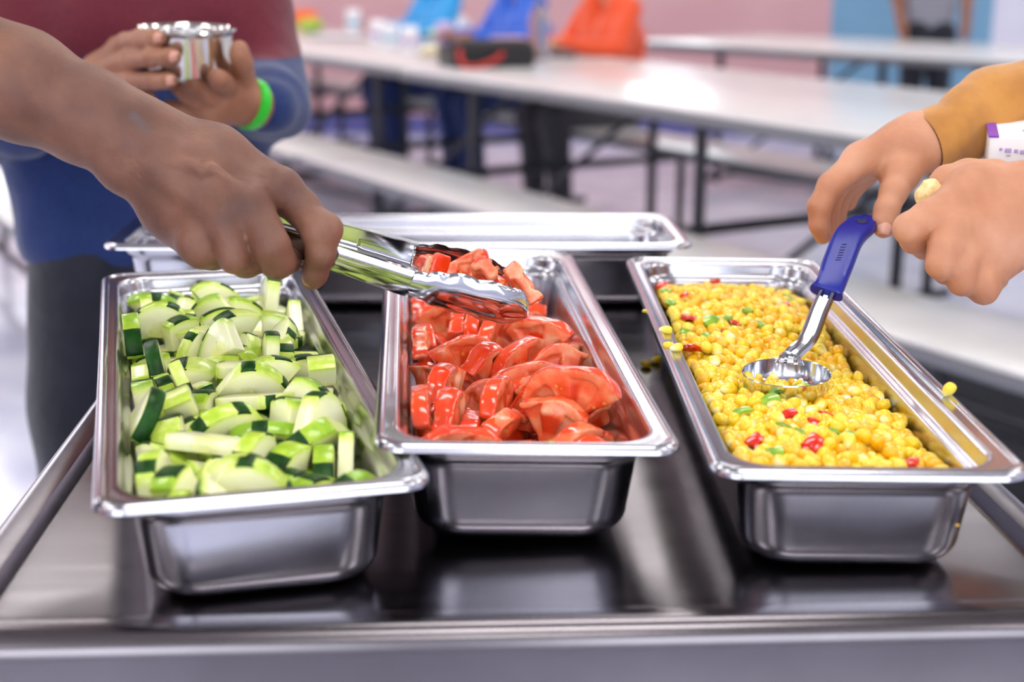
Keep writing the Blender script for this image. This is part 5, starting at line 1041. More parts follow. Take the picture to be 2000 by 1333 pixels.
bb.loft([rrect(W_, D_, .03, 0, 4), rrect(W_ + .006, D_ + .006, .03, H_, 4), rrect(W_ - .002, D_ - .002, .026, H_, 4), rrect(W_ - .01, D_ - .01, .024, .008, 4)], True, True, True); bb.build('tray_body', M_trayblk, tr)
MB().box((0.02, .0, .085), (.30, .16, .035), 0, .015).build('lid_pad', mat('charcoal_fabric', srgb(66, 62, 66), .8), tr)
MB().tube(bez([(-.155, -.13, .075), (-.15, -.150, .02), (-.10, -.160, .006), (-.02, -.150, .03), (.02, -.14, .055)], 6), .010, 8).build('strap', M_redstrap, tr)
bottle(1052, 118, .042, .26, M_glass, mat('blue_cap', srgb(70, 100, 170), .4), 'clear drink bottle with blue cap beside the black lunch box')
bottle(985, 60, .035, .22, M_cyan, M_white, 'pale bottle behind the black lunch box')
carton(800, 100, .07, .115, M_white, M_lilac, 'white and lilac milk carton left of the black lunch box')
carton(762, 92, .07, .11, M_white, M_cyan, 'white milk carton with pale blue band on the table joint')
carton(690, 62, .075, .13, M_white, M_cyan, 'tall white carton with blue panel on the farther table')
carton(868, 86, .07, .11, M_lilac, M_purple, 'purple printed carton in front of the person in blue')
carton(1015, 78, .07, .12, M_white, M_lime, 'white carton with green band near the orange sweater')
pouch(592, 52, .20, .14, .10, M_orange, 'orange snack bag at the left end of the farther table', .3)
pouch(606, 62, .14, .12, .07, M_lime, 'lime green snack bag beside the orange one', .8)
pouch(660, 75, .30, .20, .02, M_white, 'flat white paper on the farther lunch table', .2, 'paper', 'paper_sheet')
pouch(845, 112, .12, .10, .05, M_cream, 'cream roll left of the black lunch box', .2, 'bread', 'bread_roll')
pouch(880, 76, .26, .18, .06, mat('pale_green_wrap', srgb(190, 216, 186), .4), 'crumpled pale green wrapper behind the black lunch box', .4)
pouch(948, 84, .24, .18, .05, mat('silver_wrap', srgb(208, 212, 220), .3), 'crumpled silver wrapper behind the black lunch box', .1)
pouch(1095, 112, .16, .07, .03, mat('dark_wrap', srgb(92, 80, 84), .5), 'small dark wrapper right of the drink bottle', .1)
pouch(990, 92, .20, .14, .05, mat('pink_wrap', srgb(226, 178, 178), .5), 'pale pink wrapper between the lunch box and the clear bottle', .5)
bottle(1020, 84, .030, .17, mat('pale_green_plastic', srgb(170, 204, 180), .3), M_white, 'small pale green bottle behind the black lunch box')
bottle(905, 80, .034, .15, M_white, M_orange, 'white cup bottle with orange cap behind the red strap')
carton(738, 86, .07, .12, M_white, M_lilac, 'white carton on the joint, farthest of the pair')

# ---------------- people ----------------
def skin_mat(name, base, dark, light, spots=None, rough=.5):
    m_ = mat(name, base, rough)
    n1 = noise_tex(m_, 22, 4); c = ramp(m_, n1, [(.30, dark), (.52, base), (.72, light)])
    if spots:
        tc = N(m_, 'ShaderNodeTexCoord')
        for (p, r, col, st) in spots:
            v = N(m_, 'ShaderNodeVectorMath', operation='DISTANCE'); L(m_, tc.outputs['Object'], v.inputs[0]); v.inputs[1].default_value = p
            mr = N(m_, 'ShaderNodeMapRange'); mr.inputs['From Min'].default_value = r * .3; mr.inputs['From Max'].default_value = r; mr.inputs['To Min'].default_value = st; mr.inputs['To Max'].default_value = 0; L(m_, v.outputs['Value'], mr.inputs['Value'])
            mx = N(m_, 'ShaderNodeMix', data_type='RGBA'); L(m_, mr.outputs[0], mx.inputs[0]); L(m_, c, mx.inputs[6]); mx.inputs[7].default_value = col; c = mx.outputs[2]
    L(m_, c, bsdf(m_).inputs['Base Color'])
    bump(m_, noise_tex(m_, 1100, 2), .5, .0005); bump(m_, noise_tex(m_, 170, 4, (1, 2.5, 1), rough=.7), .4, .0012)
    b = bsdf(m_); b.inputs['Subsurface Weight'].default_value = .15; b.inputs['Subsurface Radius'].default_value = (1, .35, .2); b.inputs['Subsurface Scale'].default_value = .004
    return m_
_scar = [tuple(at(262 + 8 * i, 226 + 8 * i, .845)) for i in range(4)]
M_skinA = skin_mat('brown_skin', srgb(120, 78, 60), srgb(92, 56, 44), srgb(142, 98, 78), [(p, .0042, srgb(92, 76, 76), .75) for p in _scar])
M_skinB = skin_mat('light_skin', srgb(198, 138, 104), srgb(178, 114, 80), srgb(212, 156, 124))
M_skinC = skin_mat('tan_skin', srgb(150, 98, 72), srgb(128, 78, 56), srgb(168, 116, 90))
M_nailA = mat('nail', srgb(176, 130, 104), .3); M_nailC = mat('nail_pink', srgb(206, 150, 132), .3); M_nailB = mat('nail_light', srgb(232, 176, 156), .3)
def fabric(name, c1, c2, scale=40, bs=.4, rough=.9):
    m_ = mottled(name, c1, c2, scale, rough, sheen=.25); bump(m_, noise_tex(m_, 900, 2), bs, .0006); bump(m_, noise_tex(m_, 14, 3), .5, .012); return m_
def px3(l): return [(at(a, b, c), r) for a, b, c, r in l]
def hand_field(palm, fingers, kp=.010, kf=.006, extra=None):
    """palm: list of bones fused together; fingers: separate chains that only fuse with the palm"""
    def f(P):
        d = None
        for a, b, ra, rb in palm:
            c = cone(P, a, b, ra, rb); d = c if d is None else smin(d, c, kp)
        out = d
        for ch in fingers:
            g = chain(P, ch, .0035); out = np.minimum(out, smin(d, g, kf))
        if extra: out = extra(P, out)
        return out
    return f
def nail(name, p, nrm, fwd, w_, l_, m_, parent):
    F = frame(fwd, nrm); v = []; f = []; n = 8
    for a in range(n):
        for b in range(n):
            u, q = a / (n - 1) * 2 - 1, b / (n - 1) * 2 - 1
            s_ = math.sqrt(max(0, 1 - .55 * q * q)) if q > 0 else 1
            loc_ = np.array([q * l_, u * w_ * s_, .0012 - .45 * (u * w_) ** 2 / w_ - .0010 * q * q])
            v.append(Vector(F @ loc_) + Vector(p))
    for a in range(n - 1):
        for b in range(n - 1): f.append((a * n + b, a * n + b + 1, (a + 1) * n + b + 1, (a + 1) * n + b))
    o = obj(name, mesh('nail', v, f), m_, parent)
    s = o.modifiers.new('t', 'SOLIDIFY'); s.thickness = .0006
    return o
# ==== the hand with the tongs: forearm from the left, back of the hand to the viewer ====
pA = empty('person', (0, 0, 0)); tag(pA, 'bare brown forearm and hand gripping the tongs, reaching in from the left edge', 'person')
W0 = at(292, 292, .868)
mcp = {'i': at(545, 372, .882), 'm': at(482, 404, .866), 'r': at(424, 436, .862), 'p': at(372, 452, .868)}
palm = [(at(-420, -10, .85), (-.74, .69, 1.29), .043, .056), (at(-420, -10, .85), at(40, 166, .862), .042, .0320), (at(40, 166, .862), at(180, 232, .868), .0318, .0272), (at(180, 232, .868), at(255, 272, .870), .0275, .0245), (at(255, 266, .870), at(300, 300, .872), .0245, .0225), (at(262, 300, .868), at(300, 330, .868), .017, .017),
        (at(310, 272, .880), at(420, 308, .882), .0190, .0185), (at(420, 308, .882), mcp['i'], .0185, .0140), (at(315, 300, .876), at(400, 350, .872), .0205, .0190), (at(400, 350, .872), mcp['m'], .0190, .0145), (at(305, 325, .874), at(365, 390, .872), .0200, .0180), (at(365, 390, .872), mcp['r'], .0180, .0145),
        (at(298, 345, .878), at(335, 410, .878), .0165, .0165), (at(335, 410, .878), mcp['p'], .0165, .0140), (at(370, 340, .895), at(450, 400, .895), .018, .016)]
fing = [
    px3([(545, 372, .882, .0135), (590, 408, .874, .0112), (622, 452, .866, .0104), (627, 495, .868, .0088), (615, 536, .876, .0074), (609, 547, .879, .0066)]),
    px3([(482, 404, .866, .0140), (515, 450, .853, .0114), (531, 482, .850, .0112), (543, 512, .856, .0102), (562, 508, .880, .0085), (560, 490, .895, .0078)]),
    px3([(424, 436, .862, .0138), (450, 474, .851, .0106), (458, 502, .851, .0094), (480, 512, .862, .0092), (520, 505, .882, .0082), (535, 480, .896, .0075)]),
    px3([(372, 452, .868, .0135), (384, 478, .856, .0115), (394, 492, .856, .0100), (415, 500, .866, .0085), (455, 490, .884, .0075)]),
    px3([(360, 345, .905, .0150), (450, 390, .925, .0125), (520, 425, .948, .0100), (580, 440, .952, .0080)]),
]
kn = [(at(546, 364, .871), .0105), (at(486, 396, .853), .0120), (at(434, 428, .850), .0110), (at(388, 452, .856), .0105), (at(236, 330, .866), .014), (at(640, 448, .866), .0085)]
tend = [(at(300, 282, .853), at(530, 362, .868)), (at(310, 305, .852), at(475, 394, .850)), (at(300, 330, .853), at(425, 426, .848))]
vein = bez([at(330, 318, .848), at(372, 322, .846), at(398, 335, .846), at(412, 325, .848), at(450, 352, .848), at(470, 380, .846)], 4)
def exA(P, d):
    for c, r in kn: d = smin(d, np.linalg.norm(P - _np(c), axis=1) - r, .009)
    for a, b in tend: d = smin(d, cone(P, a, b, .0045, .0040), .009)
    for a, b in zip(vein[:-1], vein[1:]): d = np.minimum(d, smin(d, cone(P, a, b, .0016, .0016), .004))
    # creases at the wrist
    w_ = (P - _np(at(262, 342, .86))) @ _np((at(300, 300, .87) - at(200, 250, .87)).normalized())
    near = np.exp(-(np.linalg.norm(P - _np(at(262, 350, .86)), axis=1) / .022) ** 2)
    d = d + near * .0007 * np.sin(w_ * 1500) + .0003 * noise3(P, 160, 3)
    return d
fA = hand_field(palm, fing, .012, .0038, exA)
allp = [q[0] for q in palm] + [q[1] for q in palm] + [p for c in fing for p, r in c]
lo, hi = bounds([p for p in allp], .058)
sdf_obj('body', fA, lo, hi, .0019, M_skinA, pA, 2)
nail('nail', at(606, 543, .8715), at(606, 543, .80) - at(606, 543, .87) + Vector((-.01, 0, -.02)), at(609, 560, .88) - at(614, 530, .876), .0052, .0060, M_nailA, pA)
gb = MB().tube(bez([at(286, 412, .885), at(292, 424, .883), at(300, 432, .884)], 4), .0028, 8).build('yellow_glove_edge', mat('yellow_plastic', srgb(206, 206, 40), .5), pA)

# ==== right side: two hands of a person in a mustard sleeve ====
pB = empty('person', (0, 0, 0)); tag(pB, 'person in mustard long sleeve, one hand above the blue ladle grip, the other a fist', 'person')
zc = 1.045
palmR = [(at(1900, 232, 1.08), at(1800, 282, 1.062), .020, .0195), (at(1800, 282, 1.062), at(1770, 285, 1.058), .0195, .018), (at(1785, 262, 1.060), at(1680, 312, 1.050), .0150, .0115), (at(1790, 275, 1.064), at(1674, 322, 1.066), .0150, .0115), (at(1790, 285, 1.068), at(1680, 332, 1.082), .0145, .011), (at(1795, 290, 1.060), at(1762, 340, 1.045), .0150, .0115),
         (at(1780, 300, 1.062), at(1740, 335, 1.052), .011, .009)]
fR = [px3([(1680, 312, 1.050, .0112), (1622, 362, 1.040, .0092), (1600, 405, 1.038, .0082), (1600, 440, 1.040, .0072), (1607, 462, 1.044, .0062)]),
      px3([(1674, 322, 1.066, .0112), (1628, 368, 1.060, .0092), (1616, 410, 1.060, .0082), (1618, 440, 1.064, .0072), (1624, 458, 1.068, .0062)]),
      px3([(1680, 332, 1.082, .0105), (1642, 372, 1.082, .0088), (1634, 408, 1.084, .0078), (1636, 432, 1.088, .0066)]),
      px3([(1695, 338, 1.096, .0095), (1664, 368, 1.100, .0078), (1656, 396, 1.102, .0068)]),
      px3([(1762, 340, 1.045, .0118), (1745, 375, 1.036, .0100), (1732, 410, 1.030, .0088), (1727, 436, 1.028, .0080), (1726, 446, 1.028, .0074)])]
def exB(P, d): return d + .0002 * noise3(P, 140, 5)
fB = hand_field(palmR, fR, .010, .008, exB)
ap = [q[0] for q in palmR] + [q[1] for q in palmR] + [p for c in fR for p, r in c]
lo, hi = bounds(ap, .024); sdf_obj('body', fB, lo, hi, .0017, M_skinB, pB, 2)
nail('nail', at(1727, 440, 1.0205), at(1727, 440, .9) - at(1727, 440, 1.0), at(1726, 452, 1.028) - at(1730, 425, 1.028), .0055, .0065, M_nailB, pB)
# fist
palmL = [(at(2230, 330, .99), at(2060, 400, .965), .027, .025), (at(2060, 400, .965), at(1985, 410, .955), .025, .024), (at(2000, 372, .955), at(1900, 372, .945), .020, .016), (at(1900, 372, .945), at(1852, 408, .935), .016, .0135), (at(1990, 410, .945), at(1858, 452, .925), .021, .0135), (at(1990, 440, .945), at(1880, 505, .925), .021, .0130),
         (at(1990, 460, .950), at(1912, 545, .932), .020, .0125), (at(1950, 440, .960), at(1900, 470, .955), .022, .020)]
fL = [px3([(1852, 408, .935, .0130), (1812, 425, .925, .0108), (1776, 447, .920, .0100), (1785, 468, .930, .0090), (1806, 482, .945, .0080), (1826, 486, .955, .0072)]),
      px3([(1858, 452, .925, .0125), (1846, 482, .913, .0106), (1838, 516, .912, .0097), (1850, 528, .928, .0092), (1872, 520, .945, .0080)]),
      px3([(1880, 505, .925, .0122), (1874, 530, .916, .0100), (1879, 550, .917, .0090), (1892, 552, .932, .0086), (1912, 540, .948, .0076)]),
      px3([(1912, 545, .932, .0118), (1914, 558, .922, .0096), (1922, 568, .924, .0086), (1930, 562, .938, .0078), (1950, 545, .950, .007)]),
      px3([(1940, 350, .965, .0140), (1890, 345, .962, .0115), (1850, 352, .958, .0098), (1836, 362, .956, .0086)])]
knL = [(at(1856, 402, .926), .009), (at(1858, 446, .916), .0095), (at(1882, 500, .916), .009), (at(1915, 540, .924), .0085)]
def exL(P, d):
    for c, r in knL: d = smin(d, np.linalg.norm(P - _np(c), axis=1) - r, .008)
    return d + .0002 * noise3(P, 140, 6)
fFl = hand_field(palmL, fL, .010, .0030, exL)
ap = [q[0] for q in palmL[1:]] + [q[1] for q in palmL] + [p for c in fL for p, r in c]
lo, hi = bounds(ap + [at(2200, 330, .98)], .030); sdf_obj('body', fFl, lo, hi, .0018, M_skinB, pB, 2)
# mustard sleeve with a thick open cuff and gathers, and the pale cuff under the fist
M_must = fabric('mustard_sweatshirt', srgb(176, 118, 54), srgb(198, 138, 66))
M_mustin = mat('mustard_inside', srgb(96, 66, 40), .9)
def sleeve(name, pts, mt, parent, flat=1.0, folds=.0022, seed=1, th=.0022, n=40, taper=None):
    path = bez([p for p, r in pts], 8); rs = []
    for i in range(len(pts) - 1):
        for k in range(8): t = k / 8; rs.append(pts[i][1] * (1 - t) + pts[i + 1][1] * t)
    rs.append(pts[-1][1]); rg = random.Random(seed); ph = [rg.uniform(0, 6.28) for _ in range(6)]
    out = []; inn = []; up = None
    for i, p in enumerate(path):
        t = (path[min(i + 1, len(path) - 1)] - path[max(i - 1, 0)]).normalized()
        if up is None: up = (Vector((0, 0, 1)) - t * t.z).normalized()
        up = (up - t * up.dot(t)).normalized(); q = t.cross(up); ring = []; ring2 = []
        env = min(1, max(0, (i - 5) / 6.0))
        for k in range(n):
            a = 2 * PI * k / n; f_ = folds * env * (math.sin(i * .62 + 2.6 * math.sin(a + ph[0]) + ph[1]) * (.6 + .4 * math.sin(a + ph[3])) + .8 * math.sin(i * .33 + 3 * a + ph[2]))
            r = rs[i] + f_; ring.append(p + (up * math.cos(a) + q * math.sin(a) * flat) * r); ring2.append(p + (up * math.cos(a) + q * math.sin(a) * flat) * (r - th))
        out.append(ring); inn.append(ring2)
    MB().loft([inn[0]] + out, True).build(name, mt, parent)
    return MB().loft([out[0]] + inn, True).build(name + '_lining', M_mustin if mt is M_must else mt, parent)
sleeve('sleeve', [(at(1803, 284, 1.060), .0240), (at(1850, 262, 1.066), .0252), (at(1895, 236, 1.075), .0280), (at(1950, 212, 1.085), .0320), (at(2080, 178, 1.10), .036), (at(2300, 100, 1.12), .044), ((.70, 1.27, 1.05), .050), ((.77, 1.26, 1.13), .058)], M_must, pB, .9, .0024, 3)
M_palecuff = fabric('pale_sleeve', srgb(214, 200, 180), srgb(226, 214, 196))
sleeve('pale_cuff', [(at(2018, 428, .958), .0300), (at(2080, 400, .965), .0325), (at(2150, 370, .975), .0335)], M_palecuff, pB, 1.0, .0012, 5)
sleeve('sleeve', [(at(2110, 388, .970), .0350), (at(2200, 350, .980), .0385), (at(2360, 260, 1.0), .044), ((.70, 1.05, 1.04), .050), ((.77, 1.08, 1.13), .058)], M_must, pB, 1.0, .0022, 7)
# (shared builder for the standing people)
# torso, head and legs of that person stand beyond the right edge
def torso_field(base, yaw, h, wsh, dep):
    cs, sn = math.cos(yaw), math.sin(yaw); bx, by = base
    def f(P):
        x = (P[:, 0] - bx) * cs + (P[:, 1] - by) * sn; y = -(P[:, 0] - bx) * sn + (P[:, 1] - by) * cs; z = P[:, 2]
        Q = np.stack([x, y / dep, z], 1).astype(np.float32)
        d = cone(Q, (-.06, 0, h * .50), (-.085, 0, h * .74), wsh * .55, wsh * .55); d = smin(d, cone(Q, (.06, 0, h * .50), (.085, 0, h * .74), wsh * .55, wsh * .55), .06)
        d = smin(d, cone(Q, (-wsh * .78, 0, h * .79), (wsh * .78, 0, h * .79), .055, .055), .05)
        return d * .8 + .004 * noise3(P, 28, 9)
    return f
def simple_person(parent, base, yaw, h, shirt, trousers, skinm, hairm, wsh=.15, head=True, legs=True):
    bx, by = base
    f = torso_field(base, yaw, h, wsh, .72); lo = (bx - .3, by - .3, h * .44); hi = (bx + .3, by + .3, h * .88)
    sdf_obj('shirt', f, lo, hi, .012, shirt, parent, 2)
    if head:
        def hf(P):
            d = ell(P, (bx, by, h * .925), (.072, .088, .105)); d = smin(d, cone(P, (bx, by, h * .80), (bx, by, h * .88), .048, .045), .02)
            fx, fy = math.sin(yaw), -math.cos(yaw)
            c = (bx + fx * .085, by + fy * .085, h * .915); d = smin(d, np.linalg.norm(P - _np(c), axis=1) - .012, .012)
            for s in (-1, 1): d = smin(d, np.linalg.norm(P - _np((bx + s * math.cos(yaw) * .072, by + s * math.sin(yaw) * .072, h * .915)), axis=1) - .016, .008)
            return d
        sdf_obj('head', hf, (bx - .12, by - .13, h * .78), (bx + .12, by + .13, h * 1.01), .008, skinm, parent, 2)
        def hr(P):
            d = ell(P, (bx - math.sin(yaw) * .012, by + math.cos(yaw) * .012, h * .945), (.082, .096, .098)); fr = (P[:, 0] - bx) * math.sin(yaw) - (P[:, 1] - by) * math.cos(yaw)
            return smax(d, (fr - .045) + (h * .95 - P[:, 2]) * 1.2, .01) + .002 * noise3(P, 120, 2)
        sdf_obj('hair', hr, (bx - .13, by - .14, h * .84), (bx + .13, by + .14, h * 1.03), .008, hairm, parent, 1)
    if legs:
        cs, sn = math.cos(yaw), math.sin(yaw)
        def lf(P):
            d = None
            for s in (-1, 1):
                ox, oy = s * .075 * cs, s * .075 * sn
                c = chain(P, [((bx + ox, by + oy, h * .50), .095), ((bx + ox * 1.1, by + oy * 1.1, h * .27), .068), ((bx + ox * 1.1, by + oy * 1.1, .07), .055)], .02)
                d = c if d is None else smin(d, c, .015)
            return d + .003 * noise3(P, 30, 4)
        sdf_obj('trousers', lf, (bx - .24, by - .24, .02), (bx + .24, by + .24, h * .58), .012, trousers, parent, 2)
        for s in (-1, 1):
            ox, oy = s * .083 * cs, s * .083 * sn; fx, fy = math.sin(yaw), -math.cos(yaw)
            MB().box((bx + ox + fx * .05, by + oy + fy * .05, .035), (.085, .23, .07), yaw, .025).build('shoe', M_black, parent)
M_hairdark = mottled('dark_hair', srgb(34, 26, 22), srgb(52, 40, 32), 60, .5)
M_darkblue = fabric('dark_trousers', srgb(20, 24, 38), srgb(28, 32, 46))
simple_person(pB, (.82, 1.16), math.radians(75) - PI, 1.42, M_must, M_darkblue, M_skinB, M_hairdark, .15)
M_navysh = fabric('navy_shirt', srgb(30, 34, 60), srgb(40, 44, 72))
simple_person(pA, (-.86, .80), math.radians(90), 1.68, M_navysh, M_darkblue, M_skinA, M_hairdark, .17)
sleeve('sleeve', [((-.60, .70, 1.215), .066), ((-.68, .69, 1.262), .068), ((-.78, .69, 1.315), .072)], M_navysh, pA, 1.0, .002, 9)
def arm_link(parent, mt, pts, nm='sleeve_upper'):
    f = lambda P: chain(P, pts, .02) + .002 * noise3(P, 40, 3)
    lo, hi = bounds([p for p, r in pts], .08); sdf_obj(nm, f, lo, hi, .008, mt, parent, 2)
_e1 = at(2480, -160, 1.15)
# bread piece pinched in the fist and the carton behind it
def breadf(P): return ell(P, at(1816, 380, .948), (.0095, .008, .0105)) + .0012 * noise3(P, 700, 2)
lo, hi = bounds([at(1816, 380, .948)], .016); o = sdf_obj('bread_piece', breadf, lo, hi, .0014, mottled('bread_crumb', srgb(236, 200, 130), srgb(250, 228, 170), 260, .8), None, 1)
tag(o, 'small pale yellow bread piece pinched in the fist', 'bread')
M_carton = mat('white_carton', srgb(240, 238, 240), .45); M_cprint = mat('faded_purple_print', srgb(190, 168, 220), .5); M_cpurple = mat('purple_print', srgb(130, 62, 178), .45)
A = at(1934, 268, 1.02)
ctn = empty('food_carton', tuple(A)); ctn.rotation_euler = (math.radians(8), 0, math.radians(-14)); tag(ctn, 'white carton with purple edge and print, held behind the fist', 'carton')
MB().box((.055, .05, -.032), (.11, .10, .064), 0, .0015).build('box', M_carton, ctn)
MB().box((.0025, .05, .0004), (.007, .1005, .0012)).build('purple_edge', M_cpurple, ctn, smooth=False)
MB().box((.06, .004, .0004), (.07, .0022, .0012)).build('purple_line', M_cpurple, ctn, smooth=False)
for k, (x, z_, w_, h_) in enumerate(((.008, -.0085, .0022, .0022), (.013, -.0092, .0045, .0032), (.0185, -.0094, .0028, .0026), (.0235, -.0100, .0050, .0030), (.0300, -.0104, .0040, .0030), (.0360, -.0106, .0030, .0026), (.0135, -.0128, .0030, .0010))):
    MB().box((x, -.0003, z_), (w_, .0008, h_), 0, .0003).build('faded_print', M_cprint, ctn)
MB().box((.030, .022, .0005), (.014, .0016, .0008), .3).build('faded_print', M_cprint, ctn)

# ==== person with the steel cup ====
pC = empty('person', (0, 0, 0)); tag(pC, 'person in maroon and blue sweatshirt holding a steel cup with both hands', 'person')
CUPZ = 1.40; CC = at(363, 104, CUPZ)
cupo = MB(); R_ = .0480; hh = .0445
cupo.lathe([(0, -hh), (R_ * .86, -hh), (R_ * .92, -hh + .003), (R_ * .955, 0 - .004), (R_ * 1.0, -.0025), (R_ * 1.02, 0), (R_ * 1.0, .0022), (R_ * .97, 0), (R_ * .93, -.004), (R_ * .90, -hh + .004), (R_ * .84, -hh + .002), (0, -hh + .002)], (0, 0, 0), 56)
co = cupo.build('steel_cup', steel('cup_steel', srgb(224, 222, 218), .12, (1, 1, 1), 20, .05, .01)); co.location = CC + Vector((0, 0, .0225)); co.rotation_euler = (math.radians(3), math.radians(1), 0)
tag(co, 'round stainless steel cup held by the person in maroon', 'cup')
def ch(l): return px3(l)
# hand at the left of the picture: fingers pass in front of the cup
palm1 = [(at(60, 232, 1.45), at(150, 180, 1.43), .024, .022), (at(150, 180, 1.43), at(205, 132, 1.425), .022, .016), (at(150, 185, 1.425), at(215, 158, 1.415), .020, .015), (at(155, 190, 1.425), at(225, 182, 1.41), .019, .0135), (at(190, 130, 1.44), at(225, 110, 1.44), .014, .012)]
fC1 = [ch([(212, 118, 1.418, .0125), (245, 84, 1.392, .0100), (275, 76, 1.362, .0094), (300, 75, 1.346, .0086), (308, 75, 1.343, .0078)]),
       ch([(215, 135, 1.412, .0125), (255, 116, 1.378, .0098), (295, 113, 1.350, .0090), (330, 112, 1.337, .0083), (340, 112, 1.335, .0074)]),
       ch([(222, 160, 1.408, .0120), (260, 158, 1.380, .0092), (300, 158, 1.356, .0085), (325, 158, 1.345, .0078), (333, 158, 1.344, .0070)]),
       ch([(222, 185, 1.410, .0110), (258, 190, 1.39, .0085), (290, 192, 1.372, .0076)]),
       ch([(205, 120, 1.445, .0120), (230, 90, 1.462, .0100), (262, 84, 1.462, .0088)])]
palm2 = [(at(545, 214, 1.478), at(492, 205, 1.43), .0190, .0208), (at(492, 205, 1.43), at(455, 190, 1.415), .0215, .021), (at(470, 200, 1.42), at(420, 220, 1.405), .020, .016), (at(460, 180, 1.415), at(432, 178, 1.40), .018, .014), (at(465, 170, 1.42), at(472, 145, 1.405), .015, .0115)]
fC2 = [ch([(472, 150, 1.405, .0120), (474, 125, 1.385, .0100), (468, 108, 1.378, .0098), (467, 96, 1.376, .0088)]),
       ch([(440, 178, 1.400, .0125), (436, 164, 1.380, .0108), (428, 156, 1.366, .0098), (423, 152, 1.364, .0088)]),
       ch([(430, 198, 1.398, .0125), (405, 185, 1.385, .0102), (382, 170, 1.378, .0090), (366, 160, 1.378, .0080)]),
       ch([(420, 215, 1.400, .0120), (390, 200, 1.392, .0095), (362, 182, 1.388, .0086), (345, 168, 1.388, .0076)]),
       ch([(418, 228, 1.405, .0115), (385, 222, 1.402, .0090), (350, 215, 1.400, .0080), (330, 208, 1.40, .0070)])]
fh = [hand_field(palm1, fC1, .010, .005), hand_field(palm2, fC2, .010, .005)]
f1, f2 = fh
ap = [q[0] for q in palm1] + [q[1] for q in palm1] + [p for c in fC1 for p, r in c]; lo, hi = bounds(ap, .026); sdf_obj('body', f1, lo, hi, .0022, M_skinC, pC, 2)
ap = [q[0] for q in palm2] + [q[1] for q in palm2] + [p for c in fC2 for p, r in c]; lo, hi = bounds(ap, .026); sdf_obj('body', f2, lo, hi, .0022, M_skinC, pC, 2)
for (x, y, z) in ((302, 73, 1.3365), (333, 110, 1.3285), (326, 156, 1.3375)): nail('nail', at(x, y, z), at(x, y, 1.0) - at(x, y, 1.2) + Vector((0, 0, .03)), at(x + 20, y, 1.34) - at(x, y, 1.345), .0055, .0070, M_nailC, pC)
# green wristband
Wb = at(489, 203, 1.428); ax = (at(560, 220, 1.47) - at(455, 190, 1.415)).normalized()
wb = MB().lathe([(.0225, -.006), (.0255, -.0055), (.0262, 0), (.0255, .0055), (.0225, .006), (.0220, 0), (.0225, -.006)], Wb, 32, ax).build('green_wristband', mat('green_silicone', srgb(40, 196, 40), .35), pC)
# sweatshirt: one body with both sleeves, maroon above and blue below
def sweat_mat():
    m_ = mat('colour_block_sweatshirt', srgb(110, 26, 48), .9, sheen=.25)
    tc = N(m_, 'ShaderNodeTexCoord'); sx = N(m_, 'ShaderNodeSeparateXYZ'); L(m_, tc.outputs['Object'], sx.inputs[0])
    g = N(m_, 'ShaderNodeMath', operation='GREATER_THAN'); L(m_, sx.outputs[2], g.inputs[0]); g.inputs[1].default_value = SEAM_Z
    mx = N(m_, 'ShaderNodeMix', data_type='RGBA'); L(m_, g.outputs[0], mx.inputs[0])
    L(m_, ramp(m_, noise_tex(m_, 300, 2), [(.3, srgb(8, 34, 88)), (.7, srgb(18, 48, 106))]), mx.inputs[6]); L(m_, ramp(m_, noise_tex(m_, 300, 2), [(.3, srgb(92, 18, 36)), (.7, srgb(110, 28, 46))]), mx.inputs[7])
    L(m_, mx.outputs[2], bsdf(m_).inputs['Base Color']); bump(m_, noise_tex(m_, 700, 2), .4, .0006); bump(m_, noise_tex(m_, 12, 3), .6, .014); return m_
SEAM_Z = at(540, 118, 1.50).z
M_sweat = sweat_mat()
def sweat(P):
    Q = P.copy(); cy_ = at(262, 300, 1.60)[1]; Q[:, 1] = cy_ + (P[:, 1] - cy_) / .78
    s = 1.60 / 2809
    c0 = at(262, 470, 1.60); c1 = at(268, 300, 1.60); c2 = at(285, 60, 1.60); c3 = at(285, -120, 1.60)
    d = None
    for sx, w_ in ((-1, .085), (1, .085)):
        o_ = np.array([sx * .055, 0, 0])
        c = chain(Q, [(np.array(c0) + o_ * .9, .080), (np.array(c1) + o_, .082), (np.array(c2) + o_ * 1.15, .084), (np.array(c3) + o_, .080)], .03)
        d = c if d is None else smin(d, c, .05)
    d = d * .85
    shl, shr = at(110, -120, 1.60), at(440, -120, 1.60)
    armr = chain(P, [(shr, .058), (at(484, 20, 1.59), .045), (at(502, 130, 1.58), .047), (at(515, 188, 1.56), .045), (at(532, 204, 1.49), .036), (at(528, 207, 1.452), .0305)], .015)
    arml = chain(P, [(shl, .058), (at(15, 60, 1.57), .050), (at(-20, 220, 1.53), .048), (at(40, 240, 1.48), .036), (at(85, 215, 1.455), .029)], .015)
    d = smin(d, armr, .022); d = smin(d, arml, .022)
    d = d + .0035 * noise3(P, 42, 12) + .0015 * noise3(P, 110, 13)
    zb = at(262, 512, 1.60).z
    d = smax(d, zb - P[:, 2], .006)
    # cuff openings
    return d
lo = np.minimum(np.array(at(-90, -200, 1.62)), np.array(at(-90, 520, 1.45))) - .05; hi = np.maximum(np.array(at(640, -200, 1.72)), np.array(at(640, 520, 1.70))) + .05
lo[0] = min(at(-90, 0, 1.62).x, lo[0]) - .02; lo[1] -= .08; hi[1] += .14
sdf_obj('sweatshirt', sweat, lo, hi, .0048, M_sweat, pC, 2)
